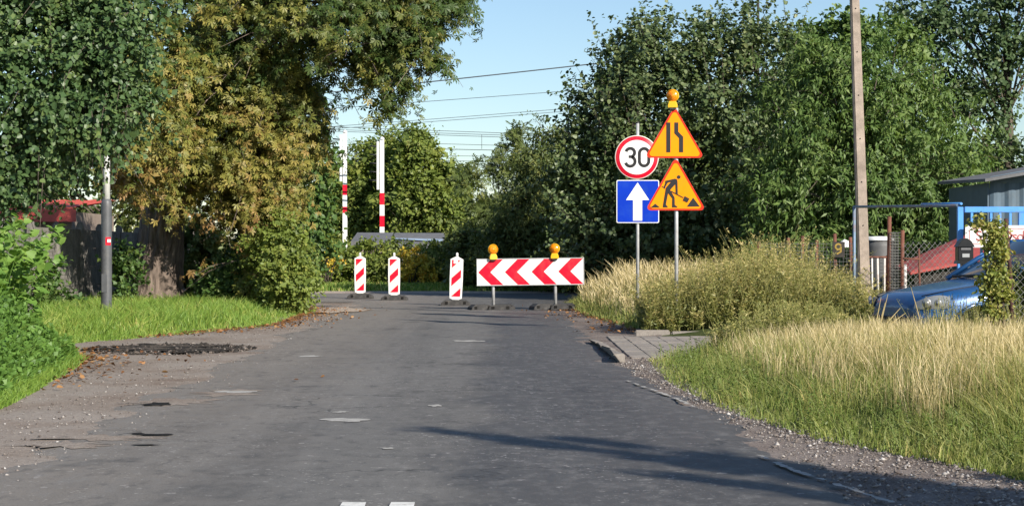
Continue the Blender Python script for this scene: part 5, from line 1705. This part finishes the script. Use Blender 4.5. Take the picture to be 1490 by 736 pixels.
    b = MB(); b.tube([(1.2, -.6, .975), (1.18, 0, .99), (1.22, .6, .975)], .018, 6); b.build('wiper_cowl', M['black_plastic'], root)
    for s in (-1, 1):
        b = MB(); b.tube([(.13, s * .52, .757), (.5, s * .635, .838), (.9, s * .675, .896), (1.2, s * .69, .936)], .006, 5)
        b.build('bonnet_gap', M['black_plastic'], root)
    return root


build_car()

# ------------------------------------------------------------------ driveway, kerbs, loose pieces
dr = MB(); dr.add([(4.53, 21.9, .0), (9.5, 21.9, .0), (9.5, 27.8, .0), (4.53, 27.8, .0)], [(0, 1, 2, 3)])
drive = dr.build('driveway', M['pave'], None, (0, 0, .012)); drive['kind'] = 'structure'
pm = None
k = 0
for iy in range(22):
    for ix in range(12):
        x, y = 1.46 + .125 + ix * .255, 22.0 + .125 + iy * .255
        if x < 1.42 + .25 * math.sin(y * 2) * 0: continue
        if pm is None:
            mb = MB(); mb.box((0, 0, .0), (.251, .251, .07)); po = mb.build('paving_slab', M['pave'], drive, bevel=.006); pm = po.data
        else:
            po = bpy.data.objects.new('paving_slab', pm); col.objects.link(po); po.parent = drive
        po.location = (x, y, random.uniform(-.006, .002) - .026); po.rotation_euler = (random.uniform(-.012, .012), random.uniform(-.012, .012), random.uniform(-.01, .01))

root = empty('kerb', (1.9, 28.0, 0), 'row of weathered kerb stones below the tall weeds', 'kerb')
for i in range(4):
    mb = MB(); mb.box((0, 0, .0), (.55, .12, .16)); o = mb.build('kerb_stone', M['pave'], root, (.3 + i * .57, random.uniform(-.02, .02), random.uniform(-.015, .015)), bevel=.02)
    o.rotation_euler.z = random.uniform(-.02, .02)
root = empty('broken_kerb', (0, 0, 0), 'broken lifted kerb edge between the road and the paved driveway', 'kerb')
pts = [(855, 493), (866, 499.5), (875, 507), (884, 515), (895, 523.5)]
for i in range(4):
    (xa, ya), (xb, yb) = pts[i], pts[i + 1]
    da, db = F * HC / (ya - 368 + 5), F * HC / (yb - 368 + 5)
    A, B = Vector((X(xa, da), da, 0)), Vector((X(xb, db), db, 0))
    t_ = (B - A).normalized(); nr = Vector((-t_.y, t_.x, 0)); nr = nr if nr.x > 0 else -nr
    h0, h1 = .06 + .014 * i, .074 + .016 * i
    w = .12
    jj = lambda: Vector((random.uniform(-.03, .03), random.uniform(-.05, .05), random.uniform(-.012, .012)))
    B2 = A.lerp(B, .97)
    top = [A + Vector((0, 0, h0)) + jj(), B2 + Vector((0, 0, h1)) + jj(), B2 + nr * w + Vector((0, 0, h1 - .01)), A + nr * w + Vector((0, 0, h0 - .02))]
    bot = [A + nr * .06 + Vector((0, 0, .0)), B2 + nr * .06, B2 + nr * w, A + nr * w]
    mb = MB(); mb.add(top + bot, [(0, 1, 2, 3), (4, 7, 6, 5), (0, 4, 5, 1), (1, 5, 6, 2), (2, 6, 7, 3), (3, 7, 4, 0)])
    mb.build('broken_piece', M['pave'], root, bevel=.012)
bf = MB()

# ------------------------------------------------------------------ loose gravel, clods and fallen leaves
OCT = np.array([(1, 0, 0), (0, 1, 0), (-1, 0, 0), (0, -1, 0), (0, 0, 1), (0, 0, -.6)])
OCTF = np.array([(0, 1, 4), (1, 2, 4), (2, 3, 4), (3, 0, 4), (1, 0, 5), (2, 1, 5), (3, 2, 5), (0, 3, 5)])


def stones(name, pts, sizes, mat, label, cat):
    n = len(pts)
    z = H(pts[:, 0], pts[:, 1]) + .012
    V = OCT[None] * (sizes[:, None] * (0.6 + .8 * rng.random((n, 3))))[:, None, :] * np.array([1, 1, .6])
    a = rng.random(n) * 2 * PI
    c, s = np.cos(a)[:, None], np.sin(a)[:, None]
    V = np.stack([V[..., 0] * c - V[..., 1] * s, V[..., 0] * s + V[..., 1] * c, V[..., 2]], -1)
    V += rng.normal(0, .14, V.shape) * sizes[:, None, None]
    V += np.stack([pts[:, 0], pts[:, 1], z], 1)[:, None]
    Fc = (OCTF[None] + (np.arange(n) * 6)[:, None, None]).reshape(-1, 3)
    return tag(np_mesh(name, V.reshape(-1, 3), Fc, mat, np.repeat(rng.random(n), 8)), label, cat, kind='stuff')


def stone_mat(name, stops):
    m, nt, b, _ = nodemat(name)
    at = nd(nt, "ShaderNodeAttribute", attribute_name="rnd")
    nt.links.new(ramp(nt, at.outputs["Fac"], stops), b.inputs["Base Color"])
    b.inputs["Roughness"].default_value = .9
    return m


M['stones'] = stone_mat('stones', [(0, (.09, .07, .06)), (.5, (.2, .17, .15)), (.9, (.32, .29, .265)), (1, (.5, .48, .46))])
M['clods'] = stone_mat('clods', [(0, (.01, .008, .006)), (.6, (.04, .032, .026)), (.9, (.15, .12, .1)), (1, (.35, .3, .26))])
n = 15000
y = 8.6 + 13.5 * rng.random(n) ** 1.5
u = rng.random(n)
x = RE(y) + .02 + (RB(y) + .3 - RE(y)) * u - .12 * rng.random(n)
keep = rng.random(n) < (.35 + .65 * u)
stones('loose_gravel', np.stack([x, y], 1)[keep], (.005 + .014 * rng.random(n) ** 3)[keep], M['stones'], 'loose grey gravel along the right edge of the road', 'gravel')
n = 5200
y = 9 + 32 * rng.random(n) ** 1.4
u = rng.random(n)
x = LB(y) + (LE(y) - LB(y) + .5) * u
stones('loose_grit', np.stack([x, y], 1), .004 + .012 * rng.random(n) ** 4, M['stones'], 'scattered grit on the dirt shoulder left of the road', 'gravel')
n = 1500
y = 9 + 32 * rng.random(n) ** 1.3
x = LE(y) + (RE(y) - LE(y)) * rng.random(n)
stones('road_grit', np.stack([x, y], 1), .003 + .007 * rng.random(n) ** 4, M['stones'], 'small pale stones strewn over the asphalt', 'gravel')
n = 1700
a = rng.random(n) * 2 * PI; r = rng.random(n) ** .5
pts = np.stack([-4.6 + 1.15 * r * np.cos(a), 24.0 + 1.3 * r * np.sin(a)], 1)
stones('dark_clods', pts, .012 + .035 * rng.random(n) ** 2, M['clods'], 'black crumbly clods heaped at the edge of the lawn', 'soil')
n = 2600
y = np.concatenate([27 + 15 * rng.random(n // 2), 16 + 8 * rng.random(n // 4) ** .5, 28.5 + 15 * rng.random(n // 4)])
x = np.concatenate([LB(y[:n // 2]) + .1 + rng.exponential(.28, n // 2), LB(y[n // 2:n // 2 + n // 4]) + rng.exponential(.3, n // 4), RB(y[-(n // 4):]) - rng.exponential(.25, n // 4)])
p = np.stack([x, y, H(x, y) + .03 + .02 * rng.random(len(x))], 1)
ang = rng.random(len(x)) * 2 * PI
V, Fc, k = place_leaves(p, np.stack([np.cos(ang), np.sin(ang), .2 * rng.normal(size=len(x))], 1), unit(np.array([0, 0, 1.0]) + .5 * rng.normal(size=(len(x), 3))), .03 + .045 * rng.random(len(x)), 'oval')
tag(np_mesh('fallen_leaves', V, Fc, M['dead_leaf'], np.repeat(rng.random(len(x)), k)), 'brown fallen leaves strewn along the road edges', 'leaves', kind='stuff')


# ------------------------------------------------------------------ grass and weeds
def grass(name, pts, h, w, mat, label, lean=.35, cat='grass', tone=None, curl=.5, zoff=-.02, seed=False):
    n = len(pts)
    z = H(pts[:, 0], pts[:, 1]) + zoff
    a = rng.random(n) * 2 * PI
    side = np.stack([np.cos(a), np.sin(a) * .5, np.zeros(n)], 1)
    fl = ndet(pts[:, 0] * 2.3 + 9, pts[:, 1] * 1.9) * 1.3
    ld = np.stack([rng.normal(0, .9, n) + fl, rng.normal(0, .9, n), np.zeros(n)], 1) * (lean * h)[:, None]
    b = np.stack([pts[:, 0], pts[:, 1], z], 1)
    up = np.array([0, 0, 1.0])
    m1 = b + up * (h * .5)[:, None] + ld * .22
    m2 = b + up * (h * .82)[:, None] + ld * .6
    tp = b + up * (h * (1 - .25 * curl * rng.random(n)))[:, None] + ld
    ww = w[:, None] * side
    if seed:
        m2 = b + up * (h * .72)[:, None] + ld * .5
        V = np.stack([b - ww * .7, b + ww * .7, m2 + ww * .5, m2 - ww * .5, m2 - ww * 1.25, m2 + ww * 1.25, tp + ww * .3, tp - ww * .3], 1)
        Fq = np.array([(0, 1, 2, 3), (4, 5, 6, 7)]); k = 8
        tip = np.tile([0, 0, .8, .8, .9, .9, 1, 1], n)
    else:
        m1 = b + up * (h * .62)[:, None] + ld * .32
        V = np.stack([b - ww, b + ww, m1 + ww * .8, m1 - ww * .8, tp + ww * .08, tp - ww * .08], 1)
        Fq = np.array([(0, 1, 2, 3), (3, 2, 4, 5)]); k = 6
        tip = np.tile([0, 0, .6, .6, 1, 1], n)
    Fc = (Fq[None] + (np.arange(n) * k)[:, None, None]).reshape(-1, 4)
    r = rng.random(n) if tone is None else tone
    return tag(np_mesh(name, V.reshape(-1, 3), Fc, mat, np.repeat(r, len(Fq)), tip), label, cat, kind='stuff')


def scatter(n, x0, x1, y0, y1, test, ypow=1.0):
    y = y0 + (y1 - y0) * rng.random(n) ** ypow
    x = x0(y) + (x1(y) - x0(y)) * rng.random(n)
    k = test(x, y)
    return np.stack([x[k], y[k]], 1)


patch = lambda x, y: ndet(x * 1.3 + 3, y * 1.1)
# right hand verge, near: green in front, straw behind
capz = lambda y, row=476: HC - (row - 368) / F * y - .12
p = scatter(58000, lambda y: RB(y) - .12, lambda y: np.minimum(X(1540, y), 9.0) + .3, 9.8, 21.6, lambda x, y: x < 9, 1.15)
e = p[:, 0] - RB(p[:, 1]) + .12 * rng.normal(size=len(p))
pt_ = patch(p[:, 0] * 1.6, p[:, 1] * 1.6)
hh = np.minimum(np.clip(.1 + .3 * e, .06, .5), capz(p[:, 1], 484)) * (.45 + .75 * rng.random(len(p))) * (1 + .45 * pt_)
tn = np.clip(.55 * rng.random(len(p)) + .24 + .3 * pt_ + .22 * np.clip(e - .5, 0, 2), 0, 1)
grass('verge_grass', p, np.clip(hh, .05, 1), .0022 + .0028 * rng.random(len(p)), M['grass_tall'], 'tall green grass on the right verge in the foreground', .42, tone=tn)
p = scatter(42000, lambda y: np.maximum(RB(y) + .5, 2.3), lambda y: np.minimum(X(1560, y), 9.0) + .5, 12.0, 21.6, lambda x, y: (rng.random(len(x)) < np.clip(.12 + .58 * sstep(11.5, 15.5, y) * sstep(0.45, 1.7, x - RB(y)) + .6 * patch(x * 1.9, y * 1.9), .04, 1)))
hh = capz(p[:, 1], 457) * (.5 + .52 * rng.random(len(p)) ** .8) * (1 + .16 * patch(p[:, 0] * 2.5, p[:, 1] * 2)) * np.clip(.6 + .25 * (p[:, 0] - RB(p[:, 1])), .5, 1.0)
grass('dry_grass', p, hh, .0016 + .0014 * rng.random(len(p)), M['straw'], 'straw coloured seeding grass in front of the blue car', .16, seed=True)
p = scatter(3400, lambda y: RB(y) - .02, lambda y: RB(y) + 2.6, 9.8, 21.5, lambda x, y: rng.random(len(x)) < .55 + .6 * patch(x * 2, y * 2))
VERGE_HERBS = p
# straw patch around the sign posts
p = scatter(15000, lambda y: RB(y) - .1, lambda y: RB(y) + 3.5, 30.5, 47, lambda x, y: (x < X(985, y)))
e = p[:, 0] - RB(p[:, 1])
hh = np.clip(.15 + .4 * e, .12, .45) * (.6 + .8 * rng.random(len(p)))
grass('verge_grass', p, hh, .006 + .005 * rng.random(len(p)), M['grass_tall'], 'green grass around the foot of the speed limit sign', .4, tone=np.clip(.3 + .6 * rng.random(len(p)), 0, .95))
p = scatter(7000, lambda y: RB(y) + .25, lambda y: RB(y) + 3.6, 32, 46, lambda x, y: rng.random(len(x)) < .55 + .5 * patch(x, y))
hh = (.55 + .5 * rng.random(len(p))) * np.clip(.45 + .5 * (p[:, 0] - RB(p[:, 1])), .4, 1.1)
grass('dry_grass', p, hh, .007 + .005 * rng.random(len(p)), M['straw'], 'pale dry grass between the chevron board and the signs', .25, seed=True)
# lawn on the left
p = scatter(31000, lambda y: np.maximum(X(60, y), -9.6), lambda y: LB(y) + .12, 24.8, 43, lambda x, y: x < LB(y) + .12 * rng.random(len(x)))
e = LB(p[:, 1]) - p[:, 0]
hh = np.clip(.08 + .16 * e, .06, .22) * (.5 + .9 * rng.random(len(p))) * (1 + .5 * patch(p[:, 0] * 2, p[:, 1] * 1.4))
grass('lawn', p, hh, .006 + .004 * rng.random(len(p)), M['grass'], 'bright green grass around the lamp post', .5, tone=np.clip(.2 + .62 * rng.random(len(p)) + .25 * patch(p[:, 0] * 1.5, p[:, 1]), 0, 1))
# far side of the bend
p = scatter(11000, lambda y: X(420, y), lambda y: X(900, y), 58.6, 66, lambda x, y: x < 9)
grass('far_verge_grass', p, .1 + .16 * rng.random(len(p)), .012 + .008 * rng.random(len(p)), M['grass'], 'grass strip between the bend and the hedge', .4)
# left near bank: grass skirt below leafy weeds
p = scatter(17000, lambda y: np.maximum(X(-40, y), -9), lambda y: LB(y) + .1, 12.5, 23.5, lambda x, y: x < LB(y) + .1)
e = LB(p[:, 1]) - p[:, 0]
hh = np.clip(.14 + .4 * e, .1, .45) * (.6 + .7 * rng.random(len(p)))
grass('bank_grass', p, hh, .004 + .004 * rng.random(len(p)), M['grass'], 'lush grass at the foot of the left weed bank', .5, tone=np.clip(.1 + .6 * rng.random(len(p)), 0, .9))


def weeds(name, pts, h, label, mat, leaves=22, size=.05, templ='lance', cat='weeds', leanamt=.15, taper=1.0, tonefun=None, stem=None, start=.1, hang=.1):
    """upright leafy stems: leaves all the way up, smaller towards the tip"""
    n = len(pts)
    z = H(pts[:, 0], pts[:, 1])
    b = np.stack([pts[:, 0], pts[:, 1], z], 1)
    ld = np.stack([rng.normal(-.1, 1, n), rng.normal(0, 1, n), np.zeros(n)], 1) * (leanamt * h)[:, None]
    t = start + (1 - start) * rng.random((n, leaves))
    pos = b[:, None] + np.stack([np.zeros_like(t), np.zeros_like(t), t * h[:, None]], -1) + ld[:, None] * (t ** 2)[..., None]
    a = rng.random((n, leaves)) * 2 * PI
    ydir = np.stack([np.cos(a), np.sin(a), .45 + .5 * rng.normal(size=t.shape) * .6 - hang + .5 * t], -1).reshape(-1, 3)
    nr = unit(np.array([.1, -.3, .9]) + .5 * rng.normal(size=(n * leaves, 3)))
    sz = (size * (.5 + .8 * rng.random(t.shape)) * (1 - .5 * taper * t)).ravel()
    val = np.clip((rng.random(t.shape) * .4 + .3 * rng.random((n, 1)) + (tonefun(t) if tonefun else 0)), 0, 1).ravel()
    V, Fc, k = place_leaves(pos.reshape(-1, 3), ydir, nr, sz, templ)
    R = np.repeat(val, k)
    # stems as thin three sided ribbons
    w = .004
    tp = b + np.stack([np.zeros(n), np.zeros(n), h], 1) + ld
    SV = np.stack([b - [w, 0, 0], b + [w, 0, 0], tp + [w * .4, 0, 0], tp - [w * .4, 0, 0]], 1).reshape(-1, 3)
    SF = (np.array([(0, 1, 2, 3)])[None] + (np.arange(n) * 4)[:, None, None]).reshape(-1, 4)
    V2, F2, R2 = join_np([(V, Fc, R), (SV, SF, np.full(n, .55))])
    return tag(np_mesh(name, V2, F2, mat, R2), label, cat, kind='stuff')


p = VERGE_HERBS
weeds('verge_herbs', p, .08 + .22 * rng.random(len(p)), 'low broad leaved herbs at the edge of the right verge', M['leaf_herb'], 15, .04, 'lance', leanamt=.3, taper=.3, hang=.3)
# tall mugwort stand behind the kerb
def wt(px):  # skyline of the weeds, photo row by column
    return np.interp(px, [880, 920, 945, 985, 1020, 1050, 1085, 1120, 1150, 1180, 1210, 1240, 1262, 1290, 1330], [440, 425, 405, 395, 385, 372, 362, 352, 358, 378, 392, 400, 425, 440, 455])


p = scatter(2300, lambda y: RB(y) + .15, lambda y: np.full_like(y, 6.6), 28.25, 31.2, lambda x, y: x > RB(y) + .1)
pxx = p[:, 0] * F / p[:, 1] + 745
top = HC - (wt(pxx) - 368) / F * p[:, 1]
h = np.clip(top - .1, .12, 2.0) * (.5 + .55 * rng.random(len(p)) ** .7)
frontness = np.clip((p[:, 1] - 28.25) / 1.2, .35, 1)
h = h * np.where(rng.random(len(p)) < .4, frontness, 1) * (1 + .34 * patch(p[:, 0] * 2.4, p[:, 1] * 2.4))
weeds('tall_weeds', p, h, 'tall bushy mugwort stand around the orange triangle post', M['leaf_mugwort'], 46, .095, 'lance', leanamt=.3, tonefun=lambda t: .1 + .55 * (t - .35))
p = scatter(900, lambda y: np.maximum(RB(y) + .2, 2.3), lambda y: X(1290, y), 20.2, 22.0, lambda x, y: x > 2.4)
pxx = p[:, 0] * F / p[:, 1] + 745
top = np.interp(pxx, [950, 1000, 1060, 1120, 1180, 1240, 1300], [520, 500, 470, 440, 440, 455, 470])
h = np.clip(HC - (top - 368) / F * p[:, 1] - .1, .15, 1.2) * (.5 + .55 * rng.random(len(p)))
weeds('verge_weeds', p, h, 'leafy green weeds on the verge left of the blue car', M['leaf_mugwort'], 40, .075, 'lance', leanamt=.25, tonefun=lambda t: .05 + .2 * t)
# weeds right in front of the car and dead stalks
p = scatter(340, lambda y: X(1352, y), lambda y: X(1500, y), 18.2, 20.6, lambda x, y: x > 0)
h = np.clip(HC - (440 - 368) / F * p[:, 1] - .1, .2, 1.0) * (.6 + .5 * rng.random(len(p)))
weeds('car_weeds', p, h, 'thin weeds growing up against the blue car', M['leaf_mugwort'], 22, .05, 'lance', tonefun=lambda t: .25 * t)
mb = MB()
root = None
for (xa, ya, xb, yb) in ((1272, 478, 1282, 432), (1278, 480, 1292, 428), (1283, 478, 1310, 448), (1276, 482, 1288, 440), (1338, 470, 1325, 416), (1290, 476, 1318, 455)):
    A, B = P(xa, ya, 20.4), P(xb, yb, 20.6); A = A + (A - B) * .9
    mb.tube([A, A.lerp(B, .6) + Vector((.01, 0, .01)), B], [.007, .006, .003], 5)
tag(mb.build('dead_stalks', M['straw']), 'pale dead stalks leaning across the car headlight', 'stalks', kind='stuff')
for o in (bpy.data.objects['dead_stalks'],):
    a = o.data.attributes.new("rnd", 'FLOAT', 'FACE'); a.data.foreach_set("value", np.full(len(o.data.polygons), .5, dtype=np.float32))
# left bank of leafy weeds
def lt(px): return np.interp(px, [-60, 0, 40, 70, 100, 130, 152], [335, 345, 362, 400, 440, 475, 530])


p = scatter(3100, lambda y: np.maximum(X(-60, y), -9), lambda y: LB(y) - .05, 15.0, 23.5, lambda x, y: x < LB(y) - .05)
pxx = p[:, 0] * F / p[:, 1] + 745
e = LB(p[:, 1]) - p[:, 0]
h = np.clip(np.minimum(HC - (lt(pxx) - 368) / F * p[:, 1] - .1, .15 + .75 * e), .12, 1.5) * (.55 + .5 * rng.random(len(p)))
weeds('bank_weeds', p, h, 'dense green nettles and weeds on the left bank', M['leaf_weed'], 25, .09, 'diamond', taper=.7)
p = scatter(170, lambda y: np.maximum(X(-60, y), -9), lambda y: X(112, y), 21.0, 24.0, lambda x, y: x < LB(y) - .5)
pxx = p[:, 0] * F / p[:, 1] + 745
h = np.clip(HC - (np.interp(pxx, [-60, 0, 40, 60, 90, 112], [325, 325, 330, 360, 420, 450]) - 368) / F * p[:, 1] - .1, .2, 1.6) * (.75 + .3 * rng.random(len(p)))
weeds('vine_patch', p, h, 'large leaved pale green climbers below the linden', M['leaf_weed'], 30, .135, 'heart', leanamt=.3, taper=.3, hang=.5, tonefun=lambda t: .1 + .2 * t, start=.3)
